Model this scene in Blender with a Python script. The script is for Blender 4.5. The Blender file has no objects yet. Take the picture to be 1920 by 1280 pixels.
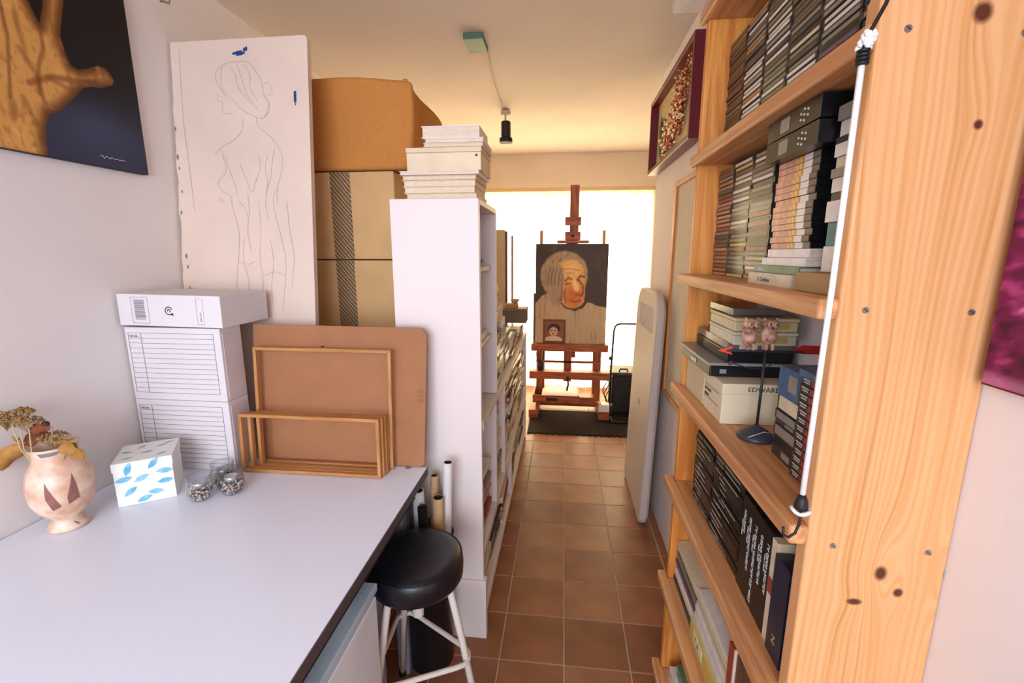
import bpy, math, random
import numpy as np
from mathutils import Vector, Matrix
R = math.radians
random.seed(7)
COL = bpy.context.scene.collection
SC = bpy.context.scene

# ------------------------------------------------------------------ camera, world, lights, exposure
cam_d = bpy.data.cameras.new('camera'); cam_d.sensor_width = 36; cam_d.lens = 36 * 853 / 1920
cam_d.clip_start = .02
cam = bpy.data.objects.new('camera', cam_d); COL.objects.link(cam)
cam.location = (0, 0, 1.465); cam.rotation_euler = (R(90 - 10.948), 0, R(6.3705))
SC.camera = cam
SC.view_settings.view_transform = 'Standard'; SC.view_settings.look = 'None'
SC.view_settings.gamma = 1; SC.view_settings.use_curve_mapping = False
SC.view_settings.exposure = 0.0

w = bpy.data.worlds.new('sky'); SC.world = w; w.use_nodes = True
w.node_tree.nodes['Background'].inputs[0].default_value = (.80, .90, 1.0, 1)
w.node_tree.nodes['Background'].inputs[1].default_value = 1.2

def area(name, loc, rot, sx, sy, power, col):
    d = bpy.data.lights.new(name, 'AREA'); d.shape = 'RECTANGLE'; d.size = sx; d.size_y = sy
    d.energy = power; d.color = col
    o = bpy.data.objects.new(name, d); o.location = loc; o.rotation_euler = rot; COL.objects.link(o); return o
# daylight through the terrace door behind the photographer, and sunlit daylight behind the far curtain
area('near_daylight', (-.35, -1.95, 1.75), (R(72), 0, 0), 1.75, 1.9, 121, (.76, .85, 1.0))
area('far_daylight', (-.17, 5.4, .95), (R(-90), 0, 0), 2.3, 1.9, 300, (1.0, .88, .70))

# ------------------------------------------------------------------ materials
def lin(c):
    if isinstance(c, str):
        c = c.lstrip('#'); c = [int(c[i:i+2], 16) / 255 for i in (0, 2, 4)]
    return tuple((x / 12.92 if x <= .04045 else ((x + .055) / 1.055) ** 2.4) for x in c)
MATS = {}
def mat(name, col, rough=.55, noise=None, bump=None, metal=0, spec=.4, stretch=(1, 1, 1), col2=None):
    if name in MATS: return MATS[name]
    m = bpy.data.materials.new(name); m.use_nodes = True; nt = m.node_tree; N = nt.nodes; L = nt.links
    b = N['Principled BSDF']; c = lin(col)
    b.inputs['Base Color'].default_value = (*c, 1); b.inputs['Roughness'].default_value = rough
    b.inputs['Metallic'].default_value = metal; b.inputs['Specular IOR Level'].default_value = spec
    noise = noise or (8, .06)
    tc = N.new('ShaderNodeTexCoord'); mp = N.new('ShaderNodeMapping'); mp.inputs['Scale'].default_value = stretch
    L.new(tc.outputs['Object'], mp.inputs[0])
    nz = N.new('ShaderNodeTexNoise'); nz.inputs['Scale'].default_value = noise[0]; nz.inputs['Detail'].default_value = 5
    L.new(mp.outputs[0], nz.inputs['Vector'])
    rp = N.new('ShaderNodeValToRGB'); rp.color_ramp.elements[0].position = .35; rp.color_ramp.elements[1].position = .65
    a = noise[1]
    c2 = lin(col2) if col2 else tuple(x * (1 - a) for x in c)
    c1 = c if col2 else tuple(min(1, x * (1 + a * .5)) for x in c)
    rp.color_ramp.elements[0].color = (*c2, 1); rp.color_ramp.elements[1].color = (*c1, 1)
    L.new(nz.outputs['Fac'], rp.inputs[0]); L.new(rp.outputs[0], b.inputs['Base Color'])
    if bump:
        n2 = N.new('ShaderNodeTexNoise'); n2.inputs['Scale'].default_value = bump[0]; n2.inputs['Detail'].default_value = 4
        L.new(mp.outputs[0], n2.inputs['Vector'])
        bp = N.new('ShaderNodeBump'); bp.inputs['Strength'].default_value = bump[1]; bp.inputs['Distance'].default_value = .004
        L.new(n2.outputs['Fac'], bp.inputs['Height']); L.new(bp.outputs[0], b.inputs['Normal'])
    MATS[name] = m; return m

def wood(name, light, dark, axis='y', rings=26, rough=.45):
    """straight-grained wood, fibres along the axis"""
    if name in MATS: return MATS[name]
    m = bpy.data.materials.new(name); m.use_nodes = True; nt = m.node_tree; N = nt.nodes; L = nt.links
    b = N['Principled BSDF']; b.inputs['Roughness'].default_value = rough; b.inputs['Specular IOR Level'].default_value = .35
    tc = N.new('ShaderNodeTexCoord'); mp = N.new('ShaderNodeMapping')
    s = {'x': (.07, 1, 1), 'y': (1, .07, 1), 'z': (1, 1, .07)}[axis]
    mp.inputs['Scale'].default_value = s; L.new(tc.outputs['Object'], mp.inputs[0])
    n1 = N.new('ShaderNodeTexNoise'); n1.inputs['Scale'].default_value = 4; n1.inputs['Detail'].default_value = 2
    L.new(mp.outputs[0], n1.inputs['Vector'])
    wv = N.new('ShaderNodeTexNoise'); wv.inputs['Scale'].default_value = rings * 2.2; wv.inputs['Detail'].default_value = 3
    add = N.new('ShaderNodeVectorMath'); add.operation = 'MULTIPLY_ADD'
    add.inputs[1].default_value = (.3, .3, .3)
    L.new(n1.outputs['Color'], add.inputs[0]); L.new(mp.outputs[0], add.inputs[2]); L.new(add.outputs[0], wv.inputs['Vector'])
    rp = N.new('ShaderNodeValToRGB'); rp.color_ramp.elements[0].position = .36; rp.color_ramp.elements[1].position = .6
    rp.color_ramp.elements[0].color = (*lin(dark), 1); rp.color_ramp.elements[1].color = (*lin(light), 1)
    L.new(wv.outputs['Fac'], rp.inputs[0]); L.new(rp.outputs[0], b.inputs['Base Color'])
    bp = N.new('ShaderNodeBump'); bp.inputs['Strength'].default_value = .12; bp.inputs['Distance'].default_value = .002
    L.new(wv.outputs['Fac'], bp.inputs['Height']); L.new(bp.outputs[0], b.inputs['Normal'])
    MATS[name] = m; return m

# ------------------------------------------------------------------ mesh helpers
class MB:
    def __init__(s): s.v = []; s.f = []; s.m = []
    def add(s, vs, fs, m=0):
        n = len(s.v); s.v += [tuple(x) for x in vs]; s.f += [tuple(i + n for i in q) for q in fs]; s.m += [m] * len(fs); return s
    def box(s, x0, x1, y0, y1, z0, z1, m=0):
        vs = [(x, y, z) for z in (z0, z1) for y in (y0, y1) for x in (x0, x1)]
        return s.add(vs, [(0, 2, 3, 1), (4, 5, 7, 6), (0, 1, 5, 4), (2, 6, 7, 3), (0, 4, 6, 2), (1, 3, 7, 5)], m)
    def obox(s, c, size, M, m=0):
        a, b_, c_ = (q / 2 for q in size); c = Vector(c)
        vs = [tuple(c + M @ Vector((x, y, z))) for z in (-c_, c_) for y in (-b_, b_) for x in (-a, a)]
        return s.add(vs, [(0, 2, 3, 1), (4, 5, 7, 6), (0, 1, 5, 4), (2, 6, 7, 3), (0, 4, 6, 2), (1, 3, 7, 5)], m)
    def tube(s, pts, r, n=10, m=0, closed=False, r2=None):
        pts = [Vector(p) for p in pts]; k = len(pts); rings = []
        up = None
        for i, p in enumerate(pts):
            if closed: t = (pts[(i + 1) % k] - pts[i - 1])
            else: t = pts[min(i + 1, k - 1)] - pts[max(i - 1, 0)]
            t.normalize()
            if up is None:
                up = Vector((0, 0, 1)) if abs(t.z) < .9 else Vector((1, 0, 0))
            a = (up - t * up.dot(t)).normalized(); up = a; b_ = t.cross(a)
            rr = r if r2 is None else r + (r2 - r) * i / (k - 1)
            rings.append([tuple(p + (a * math.cos(2*math.pi*j/n) + b_ * math.sin(2*math.pi*j/n)) * rr) for j in range(n)])
        vs = [v for q in rings for v in q]; fs = []
        for i in range(k if closed else k - 1):
            for j in range(n):
                i2 = (i + 1) % k
                fs.append((i*n+j, i*n+(j+1) % n, i2*n+(j+1) % n, i2*n+j))
        if not closed: fs += [tuple(range(n))[::-1], tuple((k-1)*n+j for j in range(n))]
        return s.add(vs, fs, m)
    def lathe(s, prof, c, n=32, m=0, M=None):
        vs = []; c = Vector(c)
        for r, z in prof:
            for j in range(n):
                p = Vector((r*math.cos(2*math.pi*j/n), r*math.sin(2*math.pi*j/n), z))
                if M is not None: p = M @ p
                vs.append(tuple(c + p))
        fs = [(i*n+j, i*n+(j+1) % n, (i+1)*n+(j+1) % n, (i+1)*n+j) for i in range(len(prof)-1) for j in range(n)]
        if prof[0][0] > 1e-5: fs.append(tuple(range(n))[::-1])
        if prof[-1][0] > 1e-5: fs.append(tuple((len(prof)-1)*n+j for j in range(n)))
        return s.add(vs, fs, m)
    def prism(s, poly, fn, m=0):
        """poly 2-D, fn(u,v,k) -> point with k 0/1"""
        n = len(poly); vs = [fn(u, v, 0) for u, v in poly] + [fn(u, v, 1) for u, v in poly]
        return s.add(vs, [tuple(range(n))[::-1], tuple(range(n, 2*n))] + [(i, (i+1) % n, n+(i+1) % n, n+i) for i in range(n)], m)
    def ball(s, c, r, n=8, k=5, m=0, sc=(1, 1, 1)):
        prof = [(r*math.sin(math.pi*i/k)*1.0, -r*math.cos(math.pi*i/k)) for i in range(k+1)]
        prof[0] = (1e-6, -r); prof[-1] = (1e-6, r)
        st = len(s.v); s.lathe(prof, (0, 0, 0), n, m)
        for i in range(st, len(s.v)):
            x, y, z = s.v[i]; s.v[i] = (c[0]+x*sc[0], c[1]+y*sc[1], c[2]+z*sc[2])
        return s

WO = {}
def props(o, label=None, cat=None, group=None, kind=None):
    if label: o['label'] = label
    if cat: o['category'] = cat
    if group: o['group'] = group
    if kind: o['kind'] = kind
    return o
def build(name, mb, mats, parent=None, bevel=0, smooth=False, label=None, cat=None, group=None, kind=None, seg=2):
    if not isinstance(mats, (list, tuple)): mats = [mats]
    if parent is not None: org = WO[parent.name]
    else:
        v = np.array(mb.v); lo = v.min(0); hi = v.max(0); org = Vector(((lo[0]+hi[0])/2, (lo[1]+hi[1])/2, lo[2]))
    me = bpy.data.meshes.new(name)
    me.from_pydata([tuple(Vector(v) - org) for v in mb.v], [], mb.f)
    for m in mats: me.materials.append(m)
    me.polygons.foreach_set('material_index', mb.m)
    if smooth: me.polygons.foreach_set('use_smooth', [True]*len(me.polygons))
    me.update()
    o = bpy.data.objects.new(name, me); COL.objects.link(o)
    if parent is not None: o.parent = parent
    else: o.location = org
    WO[o.name] = org
    if bevel:
        b = o.modifiers.new('bevel', 'BEVEL'); b.width = bevel; b.segments = seg; b.limit_method = 'ANGLE'; b.angle_limit = R(40)
    return props(o, label, cat, group, kind)
def root(name, loc, label, cat, group=None):
    o = bpy.data.objects.new(name, None); COL.objects.link(o); o.location = loc; o.empty_display_size = .05
    WO[o.name] = Vector(loc); return props(o, label, cat, group)
def box(name, dims, m, parent=None, bevel=.002, **k):
    return build(name, MB().box(*dims), m, parent, bevel, **k)
def text(name, s, size, loc, right, up, m, parent, sx=1.0, depth=.0004):
    cu = bpy.data.curves.new(name, 'FONT'); cu.body = s; cu.size = size; cu.extrude = depth; cu.resolution_u = 2
    t = bpy.data.objects.new('tmp', cu); COL.objects.link(t)
    dg = bpy.context.evaluated_depsgraph_get(); ev = t.evaluated_get(dg); me = bpy.data.meshes.new_from_object(ev)
    bpy.data.objects.remove(t)
    right = Vector(right).normalized(); up = Vector(up).normalized(); nrm = right.cross(up); org = WO[parent.name]
    for v in me.vertices: v.co = Vector(loc) - org + right*v.co.x*sx + up*v.co.y + nrm*v.co.z
    me.materials.clear(); me.materials.append(m); me.name = name
    o = bpy.data.objects.new(name, me); COL.objects.link(o); o.parent = parent; WO[o.name] = org; return o

def painted(name, parent, o0, uv, vv, nu, nv, fn, rough=.5):
    """flat painted sheet: colours are the picture's own pigments"""
    U, V = np.meshgrid(np.linspace(0, 1, nu), np.linspace(0, 1, nv))
    org = np.array(WO[parent.name]); o0 = np.array(o0, float) - org
    P = o0 + U[..., None]*np.array(uv) + V[..., None]*np.array(vv)
    idx = np.arange(nu*nv).reshape(nv, nu)
    F = np.stack([idx[:-1, :-1], idx[:-1, 1:], idx[1:, 1:], idx[1:, :-1]], -1).reshape(-1, 4)
    me = bpy.data.meshes.new(name); me.from_pydata(P.reshape(-1, 3).tolist(), [], F.tolist())
    C = np.clip(fn(U, V), 0, 1); C = np.where(C <= .04045, C/12.92, ((C+.055)/1.055)**2.4)
    ca = me.color_attributes.new('Pigment', 'FLOAT_COLOR', 'POINT')
    ca.data.foreach_set('color', np.concatenate([C.reshape(-1, 3), np.ones((nu*nv, 1))], 1).astype('f').ravel())
    m = bpy.data.materials.new(name + '_pigment'); m.use_nodes = True; N = m.node_tree.nodes
    at = N.new('ShaderNodeAttribute'); at.attribute_name = 'Pigment'; b = N['Principled BSDF']
    b.inputs['Roughness'].default_value = rough; b.inputs['Specular IOR Level'].default_value = .3
    m.node_tree.links.new(at.outputs['Color'], b.inputs['Base Color']); me.materials.append(m)
    o = bpy.data.objects.new(name, me); COL.objects.link(o); o.parent = parent; WO[o.name] = WO[parent.name]; return o
def poly_sd(X, Y, poly):
    """signed distance, positive inside"""
    inside = np.zeros(X.shape, bool); d = np.full(X.shape, 1e9); n = len(poly)
    for i in range(n):
        x0, y0 = poly[i]; x1, y1 = poly[(i+1) % n]
        c = ((y0 > Y) != (y1 > Y)) & (X < (x1-x0)*(Y-y0)/((y1-y0) if y1 != y0 else 1e-9)+x0); inside ^= c
        dx, dy = x1-x0, y1-y0; t = np.clip(((X-x0)*dx+(Y-y0)*dy)/(dx*dx+dy*dy+1e-12), 0, 1)
        d = np.minimum(d, np.hypot(X-x0-t*dx, Y-y0-t*dy))
    return np.where(inside, d, -d)
def seg_d(X, Y, pts):
    d = np.full(X.shape, 1e9)
    for (x0, y0), (x1, y1) in zip(pts, pts[1:]):
        dx, dy = x1-x0, y1-y0; t = np.clip(((X-x0)*dx+(Y-y0)*dy)/(dx*dx+dy*dy+1e-12), 0, 1)
        d = np.minimum(d, np.hypot(X-x0-t*dx, Y-y0-t*dy))
    return d
def mixc(C, col, a): return C*(1-a[..., None]) + np.array(col)*a[..., None]
def fnoise(X, Y, s, seed=0):
    r = np.random.RandomState(seed); o = 0
    for k in range(7):
        a = r.uniform(0, 6.28); f = s*r.uniform(.6, 2.2); o = o + np.sin(X*f*math.cos(a)+Y*f*math.sin(a)+r.uniform(0, 6.28)+1.5*np.sin(X*f*.5+k)+1.1*np.sin(Y*f*.4))
    return o/7
def ss(a, b, x): t = np.clip((x-a)/(b-a), 0, 1); return t*t*(3-2*t)

ONE = ['first', 'second', 'third', 'fourth', 'fifth', 'sixth', 'seventh', 'eighth', 'ninth', 'tenth', 'eleventh', 'twelfth', 'thirteenth',
       'fourteenth', 'fifteenth', 'sixteenth', 'seventeenth', 'eighteenth', 'nineteenth', 'twentieth']
def nth(i):
    if i < 20: return ONE[i]
    if i < 29: return 'twenty-' + ONE[i-20]
    return 'thirtieth' if i == 29 else 'thirty-' + ONE[i-30]

WALL = mat('white_plaster', '#ece2de', .8, (3, .03), (60, .10))
CEIL = mat('ceiling_plaster', '#d8ccc2', .85, (2, .04), (30, .25))
GROUT = mat('pale_grout', '#b8a08c', .9)
WHITE = mat('white_lacquer', '#ece6e6', .35, (3, .02))
PINE_Y = wood('pine_along_shelf', '#dba06c', '#bd8050', 'y')
PINE_Z = wood('pine_upright', '#e69a4a', '#c87430', 'z')
BLACK = mat('black_plastic', '#141418', .35)
BROWNW = wood('easel_beech', '#ad5c30', '#7d3a1a', 'z')
BROWNX = wood('easel_beech_cross', '#ad5c30', '#7d3a1a', 'x')
OAKX = wood('oak_frame_long', '#c58a54', '#b27640', 'x', 40)
OAKZ = wood('oak_frame_short', '#c58a54', '#b27640', 'z', 40)
INK = mat('grey_print', '#6e6a70', .7)
DARK = mat('dark_gap', '#2a2626', .8)
STEEL = mat('zinc_steel', '#a8a49c', .35, metal=.9)
PAPER = mat('cream_pages', '#e8d2b8', .85, (60, .12), stretch=(1, 1, 12))

# ------------------------------------------------------------------ room
XL, XR, ZC, YE, YB = -1.41, .545, 2.46, 4.92, -1.6
struct = lambda name, d, m, **k: build(name, MB().box(*d), m, kind='structure', **k)
floor = struct('floor', (XL-.1, 1.9, YB-.1, YE+.1, -.08, -.0016), GROUT)
struct('ceiling', (XL-.1, 1.9, YB-.1, YE+.1, ZC, ZC+.1), CEIL)
struct('wall_left', (XL-.1, XL, YB-.1, YE+.1, -.08, ZC), WALL)
struct('wall_right', (XR, XR+.12, YB-.1, 2.95, -.08, ZC), WALL)
struct('wall_alcove', (XR+.12, 1.9, 2.83, 2.95, -.08, ZC), WALL)
struct('wall_alcove_side', (1.8, 1.9, 2.95, YE+.1, -.08, ZC), WALL)
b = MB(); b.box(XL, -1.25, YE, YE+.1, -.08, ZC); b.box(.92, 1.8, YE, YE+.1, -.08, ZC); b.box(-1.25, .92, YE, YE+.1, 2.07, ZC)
build('wall_end', b, mat('shaded_plaster', '#e0d2bc', .85, (3, .03)), kind='structure')  # plaster toned down and tanned: the wall's backlit shade put into the colour
b = MB(); b.box(XL, -1.25, YB-.1, YB, -.08, ZC); b.box(.53, XR, YB-.1, YB, -.08, ZC); b.box(-1.25, .53, YB-.1, YB, 2.3, ZC)
build('wall_back', b, WALL, kind='structure')
b = MB()
for x0, x1 in ((-1.25, -1.19), (-.39, -.33), (.47, .53)): b.box(x0, x1, YB-.08, YB-.02, -.005, 2.3)
b.box(-1.19, -.39, YB-.08, YB-.02, 2.24, 2.3); b.box(-.33, .47, YB-.08, YB-.02, 2.24, 2.3)
build('door_1', b, WHITE, kind='structure')
# tiles
TP = [lin(c) for c in ('#b5805a', '#ad7650', '#b98660', '#a87250')]
def tile_mat(i):
    m = mat('terracotta_tile_%s' % 'abcd'[i], ['#98603f', '#905939', '#9c6846', '#8a5436'][i], .36, (5, .22), (25, .10), spec=.4); return m
px, py = .2365, .2215
gx, gy = .032, 1.408
tmesh = []
for i in range(4):
    bm_ = MB(); e = .0016; hx, hy = px/2-e-.0009, py/2-e-.0009
    top = [(-hx+.0015, -hy+.0015, 0), (hx-.0015, -hy+.0015, 0), (hx-.0015, hy-.0015, 0), (-hx+.0015, hy-.0015, 0)]
    mid = [(-hx, -hy, -.0012), (hx, -hy, -.0012), (hx, hy, -.0012), (-hx, hy, -.0012)]
    bot = [(-hx, -hy, -.005), (hx, -hy, -.005), (hx, hy, -.005), (-hx, hy, -.005)]
    bm_.add(top+mid+bot, [(0, 1, 2, 3)] + [(4+k, 4+(k+1) % 4, (k+1) % 4, k) for k in range(4)] + [(8+k, 8+(k+1) % 4, 4+(k+1) % 4, 4+k) for k in range(4)])
    me = bpy.data.meshes.new('tile'); me.from_pydata(bm_.v, [], bm_.f); me.materials.append(tile_mat(i)); tmesh.append((me, bm_))
rest = MB(); fo = WO[floor.name]
for ix in range(-7, 8):
    for iy in range(-14, 17):
        x = gx+(ix+.5)*px; y = gy+(iy+.5)*py
        if x-px/2 < XL-.09 or y-py/2 < YB-.1 or y+py/2 > YE+.06: continue
        k = random.randrange(4)
        if -4 <= ix <= 2 and iy >= -5 and (x < XR-.02 or y > 2.95+.1) or (ix in (1, 2) and iy >= -5):
            o = bpy.data.objects.new('tile', tmesh[k][0]); COL.objects.link(o); o.parent = floor
            o.location = Vector((x, y, -.0)) - fo
        else:
            rest.add([(v[0]+x, v[1]+y, v[2]) for v in tmesh[k][1].v], tmesh[k][1].f, k)
build('tiles_elsewhere', rest, [tile_mat(i) for i in range(4)], floor, kind='stuff')
# far glazed door and curtain
b = MB()
for x0, x1 in ((-1.25, -1.19), (-.2, -.14), (.86, .92)): b.box(x0, x1, YE+.02, YE+.08, -.005, 2.07)
b.box(-1.19, -.2, YE+.02, YE+.08, 2.01, 2.07); b.box(-.14, .86, YE+.02, YE+.08, 2.01, 2.07)
b.box(-1.19, -.2, YE+.02, YE+.08, -.005, .08); b.box(-.14, .86, YE+.02, YE+.08, -.005, .08)
win = build('window_1', b, WHITE, kind='structure')
gm = bpy.data.materials.new('window_glass'); gm.use_nodes = True; N = gm.node_tree.nodes
tr = N.new('ShaderNodeBsdfTransparent'); gl = N.new('ShaderNodeBsdfGlossy'); gl.inputs['Roughness'].default_value = .02; mx = N.new('ShaderNodeMixShader'); mx.inputs[0].default_value = .06
for a_, b_ in ((tr.outputs[0], mx.inputs[1]), (gl.outputs[0], mx.inputs[2]), (mx.outputs[0], N['Material Output'].inputs[0])): gm.node_tree.links.new(a_, b_)
build('pane', MB().box(-1.19, -.2, YE+.045, YE+.05, .08, 2.01), gm, win)
build('pane', MB().box(-.14, .86, YE+.045, YE+.05, .08, 2.01), gm, win)
cm = bpy.data.materials.new('cream_voile'); cm.use_nodes = True; N = cm.node_tree.nodes
tl = N.new('ShaderNodeBsdfTranslucent'); tl.inputs[0].default_value = (.80, .71, .51, 1); df = N.new('ShaderNodeBsdfDiffuse'); df.inputs[0].default_value = (.85, .76, .58, 1)
nz = N.new('ShaderNodeTexNoise'); nz.inputs['Scale'].default_value = 300; mx = N.new('ShaderNodeMixShader'); mx.inputs[0].default_value = .35
for a_, b_ in ((tl.outputs[0], mx.inputs[1]), (df.outputs[0], mx.inputs[2]), (mx.outputs[0], N['Material Output'].inputs[0])): cm.node_tree.links.new(a_, b_)
b = MB(); n = 150; vs = []
for j, z in enumerate((.02, 1.0, 2.0, 2.085, 2.1)):
    for i in range(n+1):
        x = -1.32+i*(2.34/n)
        a_ = .012 if j < 3 else .006
        vs.append((x, YE-.05+a_*math.sin(i*.55+.4*math.sin(i*.13))+.004*math.sin(i*1.7), z + (0.004*math.sin(i*.3) if j > 2 else 0)))
b.add(vs, [(j*(n+1)+i, j*(n+1)+i+1, (j+1)*(n+1)+i+1, (j+1)*(n+1)+i) for j in range(4) for i in range(n)])
cur = root('curtain', (-.15, YE-.05, .02), 'cream sheer curtain glowing with daylight across the far window', 'curtain')
build('cloth', b, cm, cur, smooth=True)
build('hem_tape', MB().box(-1.33, 1.03, YE-.066, YE-.03, 2.088, 2.125), mat('curtain_header', '#dcc090', .9), cur, .004)

# ------------------------------------------------------------------ pine shelf unit on the right
shelf = root('pine_shelf_unit', (.45, 1.0, 0), 'tall pine shelf unit packed with discs and books beside the passage', 'shelf unit')
SZ = dict(F=(.07, .10), E=(.41, .44), D=(.75, .78), C=(1.053, 1.083), B=(1.38, 1.408), A=(1.697, 1.727), O=(2.05, 2.08), T=(2.28, 2.31))
# knotty pine for the broad near upright: contour lines of a field bend around the knots
def knotty():
    m = bpy.data.materials.new('knotty_pine'); m.use_nodes = True; nt = m.node_tree; N = nt.nodes; L = nt.links
    b = N['Principled BSDF']; b.inputs['Roughness'].default_value = .42; b.inputs['Specular IOR Level'].default_value = .35
    geo = N.new('ShaderNodeTexCoord'); org = WO[shelf.name]
    ad = N.new('ShaderNodeVectorMath'); ad.operation = 'ADD'; ad.inputs[1].default_value = tuple(org); L.new(geo.outputs['Object'], ad.inputs[0])
    def M(op, a, c=None, d=None):
        q = N.new('ShaderNodeMath'); q.operation = op
        for i, x in enumerate((a, c, d)):
            if x is None: continue
            if isinstance(x, (int, float)): q.inputs[i].default_value = x
            else: L.new(x, q.inputs[i])
        return q.outputs[0]
    sp = N.new('ShaderNodeSeparateXYZ'); L.new(ad.outputs[0], sp.inputs[0]); x, z = sp.outputs[0], sp.outputs[2]
    st = N.new('ShaderNodeVectorMath'); st.operation = 'MULTIPLY'; st.inputs[1].default_value = (5, 5, .9); L.new(ad.outputs[0], st.inputs[0])
    n1 = N.new('ShaderNodeTexNoise'); n1.inputs['Scale'].default_value = 1.0; n1.inputs['Detail'].default_value = 1.5; L.new(st.outputs[0], n1.inputs['Vector'])
    phi = M('MULTIPLY_ADD', n1.outputs[0], .085, x)
    knots = [(.466, 1.733, .011, .012, .022), (.482, 1.614, .0055, .006, -.006), (.461, 1.015, .0085, .012, .03), (.488, .986, .007, .0075, -.012),
             (.432, .966, .011, .0055, -.012), (.548, 1.02, .006, .010, -.03)]
    kmask = None
    for kx, kz, a, c, amp in knots:
        dx = M('SUBTRACT', x, kx); dz = M('SUBTRACT', z, kz)
        r1 = M('ADD', M('POWER', M('ABSOLUTE', M('DIVIDE', dx, a*2.6)), 2), M('POWER', M('ABSOLUTE', M('DIVIDE', dz, c*6.5)), 2))
        e = M('EXPONENT', M('MULTIPLY', r1, -1)); phi = M('MULTIPLY_ADD', e, amp, phi)
        r2 = M('ADD', M('POWER', M('ABSOLUTE', M('DIVIDE', dx, a)), 2), M('POWER', M('ABSOLUTE', M('DIVIDE', dz, c)), 2))
        mk = M('SUBTRACT', 1.35, r2); mk = N_clamp(N, L, mk)
        kmask = mk if kmask is None else M('MAXIMUM', kmask, mk)
    fq = M('MULTIPLY', phi, 620)
    n3 = N.new('ShaderNodeTexNoise'); n3.inputs['Scale'].default_value = 9; L.new(st.outputs[0], n3.inputs['Vector'])
    ring = M('SINE', M('MULTIPLY_ADD', n3.outputs[0], 3.0, fq))
    comb = N.new('ShaderNodeCombineXYZ'); L.new(phi, comb.inputs[0]); L.new(M('MULTIPLY', z, .012), comb.inputs[2])
    n2 = N.new('ShaderNodeTexNoise'); n2.inputs['Scale'].default_value = 60; n2.inputs['Detail'].default_value = 2; L.new(comb.outputs[0], n2.inputs['Vector'])
    n4 = N.new('ShaderNodeTexNoise'); n4.inputs['Scale'].default_value = 300; n4.inputs['Detail'].default_value = 2; L.new(comb.outputs[0], n4.inputs['Vector'])
    t = M('ADD', M('MULTIPLY', ring, .10), M('ADD', M('MULTIPLY', n2.outputs[0], 1.1), M('MULTIPLY', n4.outputs[0], .55)))
    rp = N.new('ShaderNodeValToRGB'); E_ = rp.color_ramp.elements
    E_[0].position = .45; E_[0].color = (*lin('#b98044'), 1); E_[1].position = 1.0; E_[1].color = (*lin('#e0a672'), 1)
    q = E_.new(.66); q.color = (*lin('#d4955c'), 1)
    L.new(t, rp.inputs[0])
    mixn = N.new('ShaderNodeMix'); mixn.data_type = 'RGBA'; L.new(kmask, mixn.inputs[0]); L.new(rp.outputs[0], mixn.inputs[6])
    mixn.inputs[7].default_value = (*lin('#5a2b18'), 1); L.new(mixn.outputs[2], b.inputs['Base Color'])
    return m
def N_clamp(N, L, s):
    q = N.new('ShaderNodeClamp'); L.new(s, q.inputs[0]); return q.outputs[0]
KNOT = knotty()
near = build('side_panel', MB().box(.357, .5445, .632, .66, 0, 2.44), KNOT, shelf, .004, seg=3)
build('side_panel', MB().box(.357, .5445, 1.345, 1.37, 0, 2.44), PINE_Z, shelf, .003)
for x, z in ((.39, 1.72), (.513, 1.71), (.389, 1.393), (.513, 1.392), (.392, 1.054), (.517, 1.053), (.39, .765), (.515, .765)):
    b = MB(); b.lathe([(.0001, 0), (.0038, 0), (.0044, -.0015), (.0001, -.0015)][::-1], (x, .6304, z), 14, M=Matrix.Rotation(R(90), 3, 'X'))
    b.obox((x, .6302, z), (.0062, .0006, .0009), Matrix.Rotation(R(40), 3, 'Y'), 1)
    build('screw', b, [STEEL, DARK], near, label='countersunk zinc screw')
for k, (z0, z1) in SZ.items():
    xf = .343 if k in 'AO' else .33
    poly = [(xf, .629), (.3565, .629), (.3565, .6605), (.543, .6605), (.543, 1.3445), (.3565, 1.3445), (.3565, 1.372+.01), (xf, 1.382)]
    b = MB().prism(poly, lambda u, v, q, z0=z0, z1=z1: (u, v, z1 if q else z0))
    build('shelf', b, PINE_Y, shelf, .005, seg=3)

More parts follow.
